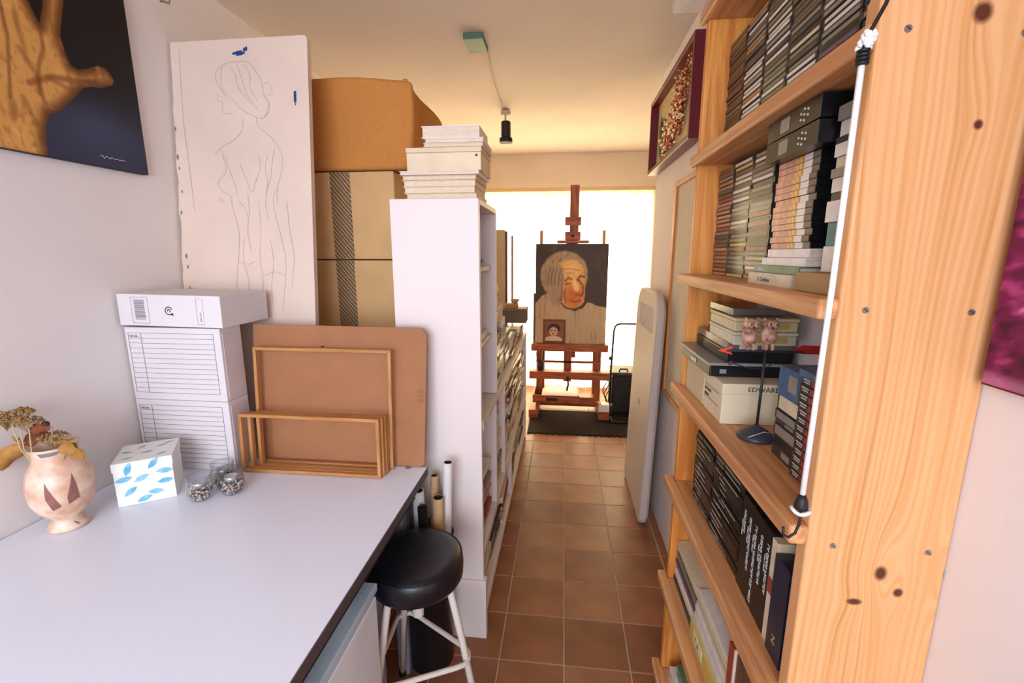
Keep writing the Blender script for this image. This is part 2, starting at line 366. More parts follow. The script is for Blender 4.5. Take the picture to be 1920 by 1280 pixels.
# ---- cases and books: every one an object of its own
PAL = dict(grey='#8b8478', white='#e2dad2', dark='#3a3432', green='#5f7f63', red='#a24334', orange='#c8793a', yellow='#cdb25a', pink='#cf8f78',
           brown='#6b4a33', blue='#43618c', black='#121112', cream='#d9c8a8', olive='#7a7b58', teal='#1f7f7c', navy='#20263a', purple='#6b4a68')
def pm(n): return mat('print_' + n, PAL[n], .3 if n != 'cream' else .5, (40, .10 if n in ('white', 'cream', 'yellow', 'grey') else .25))
CLEAR = mat('case_edge', '#34302d', .25, spec=.5)
CACHE = {}
def case_mesh(col, L_, D, h, style='cd'):
    key = (col, round(L_, 3), round(D, 3), round(h, 4), style)
    if key in CACHE: return CACHE[key]
    b = MB(); g = .0006
    b.box(0, D, 0, L_, 0, h-g, 0)
    mats = [CLEAR, pm(col)]
    if style == 'cd':
        b.box(-.0004, .001, .006, L_-.006, .0018, h-g-.0022, 1)
    elif style == 'text':       # dark case with a pale line of print
        mats = [pm('black'), mat('pale_print', '#cfc8c0', .6)]
        v_ = int(round(D*1000)) % 5; a0, a1 = ((.5, .9), (.35, .8), (.55, .75), (.15, .62), (.6, .95))[v_]; b.box(-.0003, .001, L_*a0, L_*a1, h*.42, h*.54, 1)
        if v_ in (1, 3): b.box(-.0003, .001, L_*.7, L_*.93, h*.2, h*.3, 1)
    elif style == 'redtip':
        mats = [pm('dark'), mat('pale_print', '#cfc8c0', .6), pm('red')]
        b.box(-.0003, .001, L_-.028, L_-.006, h*.6, h*.76, 1); b.box(-.0003, .001, L_-.026, L_-.009, h*.28, h*.44, 1)
        b.box(-.0003, .001, L_-.048, L_-.032, h*.12, h*.88, 2)
    elif style == 'video':
        mats = [pm('black'), mat('print_umber', '#6a5852', .4), pm('white'), mat('amber_foil', '#b9752c', .3, (120, .5), col2='#e8b870'), pm('pink')]
        b.box(-.0003, .001, .002, .024, h*.12, h*.9, 1); b.box(-.0003, .001, .024, .050, .0002, h-g, 2)
        b.box(-.0003, .001, .050, .078, .0002, h-g, 3); b.box(-.0003, .001, .078, L_-.002, .0002, h-g, 4)
    elif style == 'plain':
        mats = [pm(col)]
    elif style == 'label':
        mats = [pm(col), pm('grey')]
        b.box(-.0003, .001, L_*.2, L_*.55, h*.25, h*.8, 1)
    elif style == 'book':       # covers with recessed pages
        b = MB(); c = min(.0025, h*.15); b.box(0, D, 0, L_, 0, c, 1); b.box(0, D, 0, L_, h-g-c, h-g, 1)
        b.box(0, c, 0, L_, c, h-g-c, 1); b.box(c, D-.004, .004, L_-.004, c, h-g-c, 0); mats = [PAPER, pm(col)]
    me = bpy.data.meshes.new('case'); me.from_pydata(b.v, [], b.f)
    for m in mats: me.materials.append(m)
    me.polygons.foreach_set('material_index', b.m); CACHE[key] = me; return me
def put(name, me, loc, label, cat, group, rz=0):
    o = bpy.data.objects.new(name, me); COL.objects.link(o); o.location = loc; o.rotation_euler = (0, 0, rz); WO[o.name] = Vector(loc)
    return props(o, label, cat, group)
def stack(where, group, x, y0, y1, z0, cols, h, D=.13, style='cd', name='disc_case', noun='disc case', cat='disc case', jit=.002, hs=None):
    z = z0; n = len(cols)
    for i, c in enumerate(cols):
        hh = hs[i] if hs else h
        me = case_mesh(c, y1-y0-.003, D-(.001*random.randrange(5) if style == 'text' else 0), hh, style)
        lab = '%s %s, %s from the bottom, %s' % (c if style != 'video' else 'pink and amber', noun, nth(i), where)
        put(name, me, (x+random.uniform(-jit, jit), y0+.0015+random.uniform(-.001, .001), z), lab, cat, group); z += hh
    return z
def rc(pool, n): return [random.choice(pool) for _ in range(n)]
drab = ['grey', 'white', 'grey', 'dark', 'cream', 'olive', 'brown', 'grey', 'white', 'black']
poolA = [['brown', 'dark', 'brown', 'olive', 'dark'], drab + ['orange'], drab + ['pink', 'white'], drab + ['red', 'brown'], drab + ['red', 'orange', 'purple'], drab + ['yellow', 'dark', 'white']]
whA = ['stack next to the far upright', 'second stack from the far upright', 'third stack from the far upright', 'third stack from the near post', 'second stack from the near post', 'stack next to the near post']
for k in range(6):
    y1 = 1.342-k*.1135
    stack(whA[k] + ', high shelf', 'disc cases in the %s of the high shelf' % whA[k], .415-(k == 0)*.0, y1-.1125, y1, 1.727, rc(poolA[k], 25), .0104)
poolB = [['brown', 'pink', 'grey', 'orange', 'yellow', 'dark', 'red', 'brown'], drab + ['yellow', 'cream', 'cream', 'green'], drab + ['cream', 'orange', 'green', 'red', 'white']]
whB = ['stack by the far upright', 'middle stack', 'stack beside the pink cases']
for k in range(3):
    y1 = 1.342-k*.1145
    stack(whB[k] + ', eye-level shelf', 'disc cases in the %s of the eye-level shelf' % whB[k], .413, y1-.1135, y1, 1.408, rc(poolB[k], 26), .0104)
# books under the pink cases
bk = lambda nm, c, x0, x1, y0, y1, z0, h, lab, cat='book', st='book', grp=None, name='book': put(name, case_mesh(c, y1-y0, x1-x0, h, st), (x0, y0, z0), lab, cat, grp)
o = bk('', 'cream', .372, .53, .80, .975, 1.408, .022, 'cream paperback lying lowest under the pink cases on the eye-level shelf')
text('title', 'S. Catalinae', .011, (.3715, .93, 1.414), (0, -1, 0), (0, 0, 1), INK, o)
o = bk('', 'green', .378, .53, .79, .965, 1.430, .014, 'green book lying between the cream and white books under the pink cases')
text('title', 'Harla', .013, (.3775, .95, 1.432), (0, -1, 0), (0, 0, 1), mat('pale_print', '#cfc8c0'), o)
bk('', 'white', .383, .53, .785, .945, 1.444, .014, 'white book lying on the green book of the eye-level shelf')
bk('', 'white', .388, .53, .785, .935, 1.458, .015, 'topmost white book right beneath the pink disc cases')
stack('stack behind the white cord, eye-level shelf', 'pink and amber cases on the eye-level shelf', .39, .79, .935, 1.473, ['pink']*14, .0108, D=.14, style='video', name='film_case', noun='case', cat='disc case')
for k in range(2):
    b = MB().box(.365, .535, .755, .93, 1.6245+k*.035, 1.6575+k*.035)
    for q in range(7): b.ball((.3645, .80+.012*math.sin(q*2.1), 1.632+k*.035+.0028*q), .0022, 6, 4, 1)
    b.box(.3642, .3655, .85, .88, 1.63+k*.035, 1.652+k*.035, 2)
    build('boxed_set', b, [pm('black'), mat('silver_foil', '#d8d4cc', .3, metal=.6), pm('grey')], None, .0015,
          label='black boxed set with silver emblem, %s of the pair above pink cases' % ('upper' if k else 'lower'), cat='boxed set', group='black boxed sets')
build('cardboard_box', MB().box(.362, .45, .665, .765, 1.4085, 1.437), mat('small_brown_card', '#a9865a', .8), None, .001, label='small brown cardboard box at the near end of the eye-level shelf', cat='box')
z = 1.438
for i, (c, h, st) in enumerate([('white', .038, 'plain'), ('teal', .034, 'label'), ('white', .03, 'label'), ('dark', .012, 'plain'), ('white', .02, 'label'), ('grey', .013, 'label'), ('cream', .016, 'label'), ('white', .018, 'label'), ('dark', .009, 'plain'), ('white', .022, 'label'), ('grey', .02, 'label')]):
    put('film_case', case_mesh(c, .082, .12, h, st), (.388 + .003*math.sin(i*2.3), .664, z),
        '%s film case, %s from the bottom in the stack beside the near post' % (c, nth(i)), 'film case', 'film cases beside the near post'); z += h

# shelf C
box('cardboard_box', (.362, .53, 1.165, 1.33, 1.0835, 1.176), mat('cream_card', '#d9c29c', .8), label='cream cardboard box behind the lettered box on the middle shelf', cat='box')
r_ = root('cigar_box', (.445, 1.095, 1.0835), 'cream cardboard box lettered EDWARD on the middle shelf', 'box')
CC = mat('pale_cream_card', '#e2cfac', .75)
box('body', (.362, .53, 1.03, 1.155, 1.0835, 1.155), CC, r_, .0015); box('lid', (.3605, .5315, 1.0285, 1.1565, 1.155, 1.179), CC, r_, .0015)
TB = mat('dark_brown_ink', '#3a2a22', .7)
text('lettering', 'EDWARD', .0155, (.415, 1.0283, 1.1615), (1, 0, 0), (0, 0, 1), TB, r_, 1.05)
text('lettering', 'SELECCION', .0085, (.3603, 1.148, 1.135), (0, -1, 0), (0, 0, 1), TB, r_)
text('lettering', 'ESPECIAL', .0075, (.3603, 1.148, 1.122), (0, -1, 0), (0, 0, 1), TB, r_)
b = MB(); b.box(.3602, .3608, 1.05, 1.15, 1.118, 1.1187); b.box(.3602, .3608, 1.05, 1.15, 1.148, 1.1487); build('ruled_border', b, TB, r_)
r_ = root('disc_player', (.44, 1.23, 1.18), 'flat black disc player with grey lid lying on the cream boxes', 'disc player')
box('body', (.348, .53, 1.085, 1.335, 1.18, 1.207), BLACK, r_, .003); box('lid', (.34, .535, 1.078, 1.34, 1.2075, 1.2145), mat('grey_lid', '#8f8a86', .35), r_, .002)
box('catch', (.3455, .349, 1.20, 1.24, 1.186, 1.198), mat('pale_print', '#cfc8c0'), r_, .001); box('button', (.37, .385, 1.0835, 1.0855, 1.188, 1.198), mat('grey_lid', '#8f8a86'), r_, .0005)
r_ = root('cassette_deck', (.45, 1.21, 1.215), 'black boxed recorder with smoky clear cover resting on the disc player', 'recorder')
box('body', (.382, .53, 1.085, 1.325, 1.2155, 1.243), BLACK, r_, .003); box('cover', (.384, .528, 1.088, 1.322, 1.2435, 1.262), mat('smoky_plastic', '#6a625e', .2, spec=.6), r_, .002)
box('paper_label', (.41, .45, 1.0865, 1.0885, 1.247, 1.258), mat('pale_print', '#cfc8c0'), r_, 0)
for i, (c, h, lab) in enumerate((('cream', .030, 'cream cassette box lowest of the pair on the recorder'), ('yellow', .030, 'yellowed cassette box on top of the cream cassette box'))):
    r_ = root('cassette_box', (.44, 1.13, 1.263+i*.031), lab, 'cassette box', 'cassette boxes')
    z0 = 1.263+i*.031; m_ = mat('aged_%s_plastic' % c, '#cdbb90' if i else '#c9c0aa', .4)
    box('body', (.382, .515, 1.05, 1.22, z0, z0+h-.008), m_, r_, .002); box('lid', (.380, .517, 1.048, 1.222, z0+h-.0075, z0+h), m_, r_, .002)
    box('label', (.40, .44, 1.0474, 1.0494, z0+.006, z0+.02), mat('old_label', '#b69b5a'), r_, 0); box('label', (.455, .495, 1.0474, 1.0494, z0+.006, z0+.02), mat('old_label', '#b69b5a'), r_, 0)
box('plastic_case', (.385, .50, 1.08, 1.24, 1.3255, 1.342), mat('smoky_plastic', '#6a625e'), label='smoky grey plastic case crowning the pile on the middle shelf', cat='case')
# near columns on C
z = 1.0835
for i, (c, h) in enumerate((('dark', .022), ('black', .02), ('grey', .022), ('dark', .01), ('grey', .018), ('cream', .03), ('blue', .055))):
    put('cassette_case', case_mesh(c, .085, .1, h, 'label' if c in ('blue', 'dark') else 'cd'), (.412+.002*math.sin(i*3), .80, z),
        '%s cassette case, %s from the bottom beside the owl stand' % (c, nth(i)), 'cassette case', 'cassette cases beside the owl stand'); z += h
stack('stack with red tips, middle shelf', 'red-tipped cases on the middle shelf', .405, .69, .797, 1.0835, ['dark']*13, .0138, D=.12, style='redtip', name='film_case', noun='case', cat='film case', jit=.001)
r_ = put('film_case', case_mesh('blue', .104, .12, .012, 'label'), (.40, .69, 1.264), 'blue film case on top of the red-tipped stack, middle shelf', 'film case', None)
# owl balance figure
r_ = root('owl_figurine_stand', (.41, .955, 1.0835), 'metal stand with two carved owls perched on its arrow bar', 'figurine')
IR = mat('dark_iron', '#3b3a3c', .45, metal=.5); OWL = mat('carved_terracotta', '#d9a98c', .7, (70, .45), (120, .6), col2='#7a4a38')
b = MB().lathe([(.036, 0), (.0375, .004), (.033, .010), (.018, .021), (.007, .026), (.004, .03)], (.41, .955, 1.0835), 28); build('base', b, mat('slate_base', '#3d3a44', .4), r_, smooth=True)
b = MB().tube([(.385, .93, 1.094), (.395, .925, 1.101), (.415, .93, 1.1065), (.437, .943, 1.099)], .0008, 5); build('pale_line', b, mat('pale_print', '#cfc8c0'), r_)  # thin pale line across the front of the base
build('rod', MB().tube([(.41, .955, 1.108), (.412, .955, 1.27)], .0028, 10), IR, r_, smooth=True)
build('bar', MB().box(.335, .485, .952, .958, 1.268, 1.2725), IR, r_, .001)
b = MB().prism([(0, 0), (.03, .011), (.024, .0), (.03, -.009)], lambda u, v, k: (.318+u, .953+.004*k, 1.27+v)); build('arrow_head', b, mat('vermilion_paint', '#d6452a', .4), r_, .0005, label='vermilion arrow head')
b = MB().prism([(0, 0), (.02, .012), (.062, .011), (.062, -.006), (.02, -.006)], lambda u, v, k: (.462+u, .953+.004*k, 1.272+v)); build('arrow_fletching', b, mat('red_paint', '#b2291e', .4), r_, .0005, label='red arrow tail')
b = MB().tube([(.346+.006*math.cos(t*.6)*(1-t*.06), .954, 1.243+.006*math.sin(t*.6)*(1-t*.06)) for t in range(12)][::-1]+[(.352, .954, 1.243), (.375, .954, 1.236), (.41, .954, 1.232), (.425, .954, 1.243), (.43, .954, 1.25)], .0013, 6); build('wire_scroll', b, IR, r_, smooth=True)
for s, x in ((0, .378), (1, .414)):
    b = MB(); b.ball((x, .953, 1.303), .0160, 12, 8, sc=(1, .8, 1.25)); b.ball((x, .951, 1.326), .0145, 12, 8, sc=(1.15, .85, .8))
    b.ball((x-.0115, .951, 1.335), .003, 6, 4, sc=(1, 1, 1.6)); b.ball((x+.0115, .951, 1.335), .003, 6, 4, sc=(1, 1, 1.6))
    o = build('owl', b, OWL, r_, smooth=True)
    b = MB()
    for q in (-1, 1): b.ball((x+q*.006, .9395, 1.327), .0042, 8, 5); b.ball((x+q*.006, .9362, 1.327), .002, 6, 4, 1)
    b.lathe([(.0022, 0), (.0001, .006)], (x, .9395, 1.321), 6, 1, Matrix.Rotation(R(150), 3, 'X')); build('face', b, [mat('pale_eye', '#cfa78c'), DARK], o, smooth=True)
    b = MB()
    for q in (-1, 1): b.box(x+q*.006-.003, x+q*.006+.003, .944, .96, 1.2735, 1.287)
    build('feet', b, OWL, o, .001)

# shelf D
tx = 'stack of black cases by the far upright'
stack('far pile, shelf of black cases', 'black cases in the far pile', .382, 1.10, 1.25, .78, ['black']*14, .0145, D=.15, style='text', name='film_case', noun='case', cat='film case', jit=.0025)
stack('second pile from far, shelf of black cases', 'black cases in the second pile', .38, .905, 1.095, .78, ['black']*15, .0142, D=.15, style='text', name='film_case', noun='case', cat='film case', jit=.0025)
PP = mat('pale_print', '#cfc8c0')
titles = ['HISTORIA', 'GRAN ENCICLOPEDIA', 'LA GRAN AVENTURA DEL ARTE', 'OBRAS COMPLETAS', 'LA GRAN PINTURA']
for i in range(5):
    y0 = .877-i*.0285
    o = put('volume', case_mesh('black', .0275, .15, .205, 'plain'), (.379-i*.001, y0, .78),
            'upright black volume with pale spine lettering, %s from the black piles' % nth(i), 'book', 'upright black volumes')
    text('lettering', titles[i], .0115, (.3785-i*.001, y0+.008, .955), (0, 0, -1), (0, 1, 0), PP, o)
    text('lettering', 'tomo y lamina', .006, (.3785-i*.001, y0+.019, .93), (0, 0, -1), (0, 1, 0), PP, o)
o = put('book', case_mesh('cream', .02, .15, .20, 'plain'), (.374, .741, .78), 'cream spined book with red label beside the black volumes', 'book', None)
build('spine_label', MB().box(.3733, .375, .7405, .7615, .875, .905), pm('red'), o, label='red spine label')
o = put('binder', case_mesh('navy', .05, .155, .185, 'plain'), (.37, .688, .78), 'navy binder nearest the post on the shelf of black cases', 'binder', None)
text('lettering', 'Z', .02, (.3695, .72, .81), (0, -1, 0), (0, 0, 1), mat('old_gold', '#b89a5a'), o)
build('photo_frame', MB().box(.39, .5, .67, .684, .78, .97), BLACK, None, .003, label='black photo frame standing between navy binder and post', cat='photo frame')
# shelf E
z = .44
for i, (c, h, x) in enumerate((('dark', .016, .372), ('cream', .014, .376), ('white', .009, .374), ('cream', .010, .379), ('black', .010, .378), ('purple', .014, .375), ('grey', .008, .38), ('olive', .018, .378), ('dark', .006, .381), ('cream', .014, .38), ('white', .010, .382), ('cream', .008, .379))):
    put('book', case_mesh(c, .21, .15, h, 'book'), (x, 1.13, z), '%s book lying flat, %s from the bottom, far pile on the low shelf' % (c, nth(i)), 'book', 'books lying in the far low pile'); z += h
z = .44
for i, (c, h, x) in enumerate((('yellow', .046, .366), ('cream', .014, .372), ('white', .012, .374), ('grey', .008, .378), ('white', .014, .375), ('cream', .012, .378), ('grey', .006, .38), ('cream', .016, .379), ('white', .012, .382))):
    o = put('book', case_mesh(c, .235, .15, h, 'book'), (x, .89, z), '%s book lying flat, %s from the bottom, near pile on the low shelf' % (c, nth(i)), 'book', 'books lying in the near low pile')
    if i == 0:
        build('paper_label', MB().box(.365, .3662, 1.02, 1.09, .452, .482), mat('label_cream', '#e3dcb0'), o)
        text('lettering', 'T. II', .02, (.3647, 1.08, .458), (0, -1, 0), (0, 0, 1), TB, o)
    z += h
put('book', case_mesh('red', .022, .15, .21, 'book'), (.372, .862, .44), 'dark red book standing upright after the yellow volume', 'book', None)
for i in range(4):
    put('book', case_mesh('brown', .026, .15, .20, 'book'), (.38+.002*i, .833-i*.027, .44), 'brown book, %s after the dark red one on the low shelf' % nth(i), 'book', 'brown books on the low shelf')
put('booklet_pile', case_mesh('white', .2, .14, .05, 'book'), (.37, 1.10, .1), 'white book lying on the bottom shelf near the floor', 'book', None)
put('album', case_mesh('green', .16, .13, .04, 'book'), (.385, 1.11, .15), 'green album on the white book of the bottom shelf', 'album', None)
# on the board over the top
o = put('booklet', case_mesh('white', .2, .26, .03, 'book'), (.27, 1.17, 2.0805), 'white patterned booklet overhanging the highest board', 'booklet', None)
# bungee cord
r_ = root('bungee_cord', (.335, .605, 1.10), 'white elastic cord with black hooks stretched down the near post', 'cord')
RB = mat('black_rubber', '#161616', .5)
build('cord', MB().tube([(.325, .595, 1.68), (.3255, .596, 1.42), (.323, .596, 1.15)], .0034, 12), mat('white_braid', '#efeae6', .7), r_, smooth=True)
b = MB()
for q in range(4): b.lathe([(.0045, -.0022), (.0068, -.001), (.0068, .001), (.0045, .0022)], (.325, .595, 1.672+q*.0042), 16)
build('coil', b, RB, r_, smooth=True)
b = MB().tube([(.326, .598, 1.685), (.335, .603, 1.71), (.347, .605, 1.735), (.351, .606, 1.748), (.349, .606, 1.757), (.341, .607, 1.758), (.334, .61, 1.75), (.331, .612, 1.738)], .0022, 8); build('hook', b, RB, r_, smooth=True)
b = MB()
for q in range(26):
    a = q*2.4; b.ball((.325+.0055*math.cos(a)+.0002*q, .595+.0055*math.sin(a), 1.688+.0006*q), .0032+.0008*math.sin(q), 6, 4)
build('frayed_end', b, mat('white_fray', '#ece6e0', .9), r_, smooth=True)
b = MB().lathe([(.004, .022), (.0075, .014), (.0085, .006), (.0085, .002), (.006, 0)][::-1], (.323, .596, 1.128), 16); build('collar', b, RB, r_, smooth=True)
b = MB().tube([(.323+.0105*math.cos(t*.42), .596+.0105*math.sin(t*.42), 1.127+.0015*math.sin(t*1.1)) for t in range(15)], .0026, 6, closed=True); build('knot', b, mat('white_fray', '#ece6e0'), r_, smooth=True)
b = MB().tube([(.324, .597, 1.126), (.326, .6, 1.105), (.322, .6, 1.09), (.314, .60, 1.083), (.307, .6, 1.087), (.306, .6, 1.098)], .0019, 8); build('hook', b, RB, r_, smooth=True)

# ------------------------------------------------------------------ things on the right wall
r_ = root('relief_picture', (.52, 2.47, 1.92), 'dark red framed picture of glittering copper relief high on right wall', 'picture')
DR = mat('oxblood_lacquer', '#6e1f2c', .35)
y0, y1, z0, z1 = 2.02, 2.93, 1.92, 2.315
for n_, d in (('rail', (.487, .543, y0, y1, z0, z0+.022)), ('rail', (.487, .543, y0, y1, z1-.022, z1)), ('stile', (.487, .543, y0, y0+.022, z0+.022, z1-.022)), ('stile', (.487, .543, y1-.022, y1, z0+.022, z1-.022))):
    box(n_, d, DR, r_, .002)
box('backing', (.53, .54, y0+.02, y1-.02, z0+.02, z1-.02), mat('straw_linen', '#d8c290', .8, (60, .15)), r_, 0)
rnd = random.Random(3); b = MB()
for q in range(560):
    t = rnd.random(); cy = 2.20+.36*t + .05*math.sin(t*9); cz = 2.235-.22*t**.8
    cy += rnd.gauss(0, .06); cz += rnd.gauss(0, .045); cy = min(max(cy, y0+.035), y1-.04); cz = min(max(cz, z0+.035), z1-.035)
    b.ball((.520-rnd.random()*.018, cy, cz), .005+.005*rnd.random(), 5, 3, rnd.choice((0, 0, 1)))
build('copper_relief', b, [mat('copper_beads', '#a5562e', .25, metal=.8), mat('pale_gold_beads', '#ecc9a0', .2, metal=.8)], r_, kind='stuff')
b = MB(); b.ball((.522, 2.78, 2.08), .05, 10, 6, sc=(.15, .5, 2.6)); b.ball((.52, 2.74, 1.99), .04, 10, 6, sc=(.2, 1, .7)); build('green_leaf', b, mat('leaf_green', '#5c6b34', .6, (40, .4)), r_, smooth=True)
r_ = root('framed_panel', (.535, 1.9, .75), 'cream panel in thin wooden frame on the wall behind the pine unit', 'panel')
for n_, d, m_ in (('stile', (.525, .544, 2.33, 2.37, .75, 1.80), PINE_Z), ('stile', (.525, .544, 1.43, 1.46, .75, 1.80), PINE_Z), ('rail', (.525, .544, 1.46, 2.33, 1.775, 1.80), PINE_Y), ('rail', (.525, .544, 1.46, 2.33, .75, .78), PINE_Y)):
    box(n_, d, m_, r_, .002)
box('infill', (.535, .543, 1.46, 2.33, .78, 1.775), mat('cream_infill', '#d9cbb4', .7), r_, 0)
# purple painting by the post
r_ = root('painting', (.53, .38, 1.303), 'magenta abstract painting on the right wall beside the near post', 'painting')
box('canvas', (.528, .5445, .12, .618, 1.303, 1.95), mat('dark_red_edge', '#6a1a26', .6), r_, .001)
def fpur(U, V):
    n = fnoise(U*3, V*9, 9, 4)+.5*fnoise(U*8, V*20, 14, 5)
    C = np.zeros(U.shape+(3,)) + np.array([.42, .07, .26]); C = mixc(C, (.66, .22, .46), ss(-.1, .6, n)); C = mixc(C, (.86, .6, .75), ss(.55, .95, n))
    C = mixc(C, (.25, .05, .16), ss(.1, .7, -n)); C = mixc(C, (.75, .5, .6), ss(.035, .01, V)*.7); return C
painted('picture', r_, (.5272, .616, 1.306), (0, -.494, 0), (0, 0, .64), 110, 150, fpur)

# folded table leaning on the wall
r_ = root('folding_table', (.47, 2.62, 0), 'white plastic folding table folded flat, leaning against the right wall', 'table')
PL = mat('shaded_white_polythene', '#cdbfb6', .5, (4, .03), (150, .1))  # white plastic greyed: the shade on its face is in the colour
def leanpt(y, s, k, th=.042):      # s along the height, k through the thickness
    a = math.atan2(.034, 1.26); return (.437+math.sin(a)*s+math.cos(a)*k*th, y, math.cos(a)*s-math.sin(a)*k*th + .003)
def rr(y0, y1, s0, s1, rt, rb, n=8):
    p = []
    for cx_, cy_, a0, r0 in ((y1-rt, s1-rt, 0, rt), (y0+rt, s1-rt, 90, rt), (y0+rb, s0+rb, 180, rb), (y1-rb, s0+rb, 270, rb)):
        p += [(cx_+r0*math.cos(R(a0+90*i/n)), cy_+r0*math.sin(R(a0+90*i/n))) for i in range(n+1)]
    return p
b = MB().prism(rr(2.31, 2.93, .0, 1.265, .13, .05), lambda u, v, k: leanpt(u, v, k)); build('leaf', b, PL, r_, .012, seg=3)
b = MB().prism(rr(2.325, 2.915, .016, 1.25, .12, .045), lambda u, v, k: leanpt(u, v, 1.06+k, .024)); build('leaf', b, PL, r_, .006)
b = MB()
for q in range(9):
    p = leanpt(2.44+q*.045, 1.03, -.03); b.tube([leanpt(2.42+q*.045, 1.05+.0, -.02), leanpt(2.42+q*.045, 1.18, -.02)], .0022, 6)
build('moulded_rib', b, PL, r_, smooth=True, kind='stuff')
b = MB().lathe([(.012, 0), (.016, .003), (.009, .005)], leanpt(2.6, .62, -.02), 16, M=Matrix.Rotation(R(-90), 3, 'Y')); build('latch', b, PL, r_, smooth=True)

# ------------------------------------------------------------------ white bookcase on the left of the passage
WB = mat('bookcase_white', '#ecdcd6', .4, (3, .02))
WS = mat('bookcase_shelf', '#e3d6d0', .5, (4, .04))
bc = root('white_bookcase', (-.42, 2.5, 0), 'long white bookcase with a tall near section, full of books', 'bookcase')
X0, X1 = -.573, -.276
for n_, d in (('side_panel', (X0, X1, 1.50, 1.525, .25, 1.64)), ('side_panel', (X0, X1, 1.878, 1.898, .87, 1.622)), ('top', (X0, X1, 1.5255, 1.90, 1.622, 1.64)),
              ('plinth', (X0-.004, -.266, 1.492, 1.525, 0, .25)), ('back_panel', (X0, X0+.008, 1.526, 3.46, .05, .84)), ('back_panel', (X0, X0+.008, 1.526, 1.878, .87, 1.62)),
              ('shelf', (X0+.008, X1+.003, 1.5255, 3.46, .838, .868)), ('shelf', (X0+.008, X1, 1.5255, 3.46, .335, .365)), ('shelf', (X0+.008, X1, 1.5255, 3.46, .05, .08)),
              ('upright', (X0+.01, X1, 1.86, 1.88, .3655, .8375)), ('upright', (X0+.01, X1, 2.14, 2.16, .3655, .8375)), ('upright', (X0+.01, X1, 2.44, 2.46, .0805, .3345)),
              ('side_panel', (X0, X1, 3.46, 3.48, 0, .868)), ('kickboard', (X0, X1-.02, 1.526, 3.459, 0, .0495)), ('shelf', (X0+.008, X1-.02, 1.5255, 1.877, 1.40, 1.416)), ('shelf', (X0+.008, X1-.02, 1.5255, 1.877, 1.12, 1.136))):
    build(n_, MB().box(*d), WS if n_ in ('shelf',) else WB, bc, .0015)
bpool = ['cream', 'white', 'grey', 'cream', 'white', 'olive', 'brown', 'dark', 'red', 'white', 'cream', 'pink', 'navy', 'green', 'white', 'cream']
def bstack(where, y0, y1, z0, ztop, grp):
    z = z0; i = 0
    while True:
        h = random.choice((.014, .018, .022, .028, .033))
        if z+h > ztop: break
        c = random.choice(bpool); D = random.uniform(.19, .235)
        rz = R(random.uniform(-2.5, 2.5))
        # spines face the passage (+X): mirrored by turning the mesh half round
        put('book', case_mesh(c, y1-y0-.012, round(D, 2), h, 'book'), (-.30+random.uniform(-.01, .012), y1-.006, z), '%s book, %s from the bottom, %s' % (c, nth(i), where), 'book', grp, math.pi+rz)
        z += h; i += 1
tops = [(1.905, 2.11, 1.33), (2.115, 2.31, 1.24), (2.315, 2.52, 1.06), (2.525, 2.75, 1.0), (2.755, 2.98, .98), (2.985, 3.2, .965), (3.205, 3.44, .955)]
for i, (a_, b_, t) in enumerate(tops):
    bstack('%s pile beyond the tall section, on bookcase top' % nth(i), a_, b_, .8685, t, 'books piled on the low bookcase top')
mids = [(1.885, 2.135, .8), (2.165, 2.42, .82), (2.425, 2.68, .81), (2.685, 2.94, .82), (2.945, 3.2, .8), (3.205, 3.455, .81)]
for i, (a_, b_, t) in enumerate(mids):
    bstack('%s pile in the middle tier of the white bookcase' % nth(i), a_, b_, .3655, t, 'books in the middle tier of the white bookcase')
lows = [(1.54, 1.78, .25), (1.80, 2.1, .28), (2.12, 2.42, .3), (2.47, 2.75, .3), (2.76, 3.08, .31), (3.1, 3.44, .3)]
for i, (a_, b_, t) in enumerate(lows):
    bstack('%s pile in the bottom tier of the white bookcase' % nth(i), a_, b_, .0805, t, 'books in the bottom tier of the white bookcase')
bstack('near pile behind the white side panel, middle tier', 1.56, 1.80, .3655, .62, 'books behind the near side panel')
# things inside the tall section
b = MB()
for q in range(5): b.lathe([(.06, 0), (.062, .003), (.06, .006)], (-.37, 1.64, 1.4165+q*.007), 20)
build('disc_spindle', b, mat('grey_disc', '#7d7670', .3), label='short pile of grey discs in the tall bookcase section', cat='discs', smooth=True)
build('paper_tray', MB().box(-.5, -.305, 1.6, 1.82, 1.1365, 1.162), WS, None, .003, label='flat white box on the inner shelf of the tall section', cat='box')
build('dark_bowl', MB().lathe([(.03, 0), (.055, .012), (.062, .024), (.055, .022), (.028, .006)], (-.37, 1.72, 1.4165+.0), 24) if 0 else MB().lathe([(.028, 0), (.05, .012), (.056, .024), (.05, .022), (.026, .005), (.0001, .004)], (-.37, 1.79, 1.4165), 24), mat('dark_bowl_glaze', '#5e564e', .4), None, smooth=True, label='small dark bowl beside the discs inside the tall section', cat='bowl')
build('black_telephone', MB().box(-.36, -.31, 1.66, 1.70, .8685, 1.06).box(-.355, -.312, 1.655, 1.66, .98, 1.05, 1), [mat('grey_handset', '#bcb4b4', .4), BLACK], None, .006, label='grey handset standing at the bottom of the tall section', cat='handset')
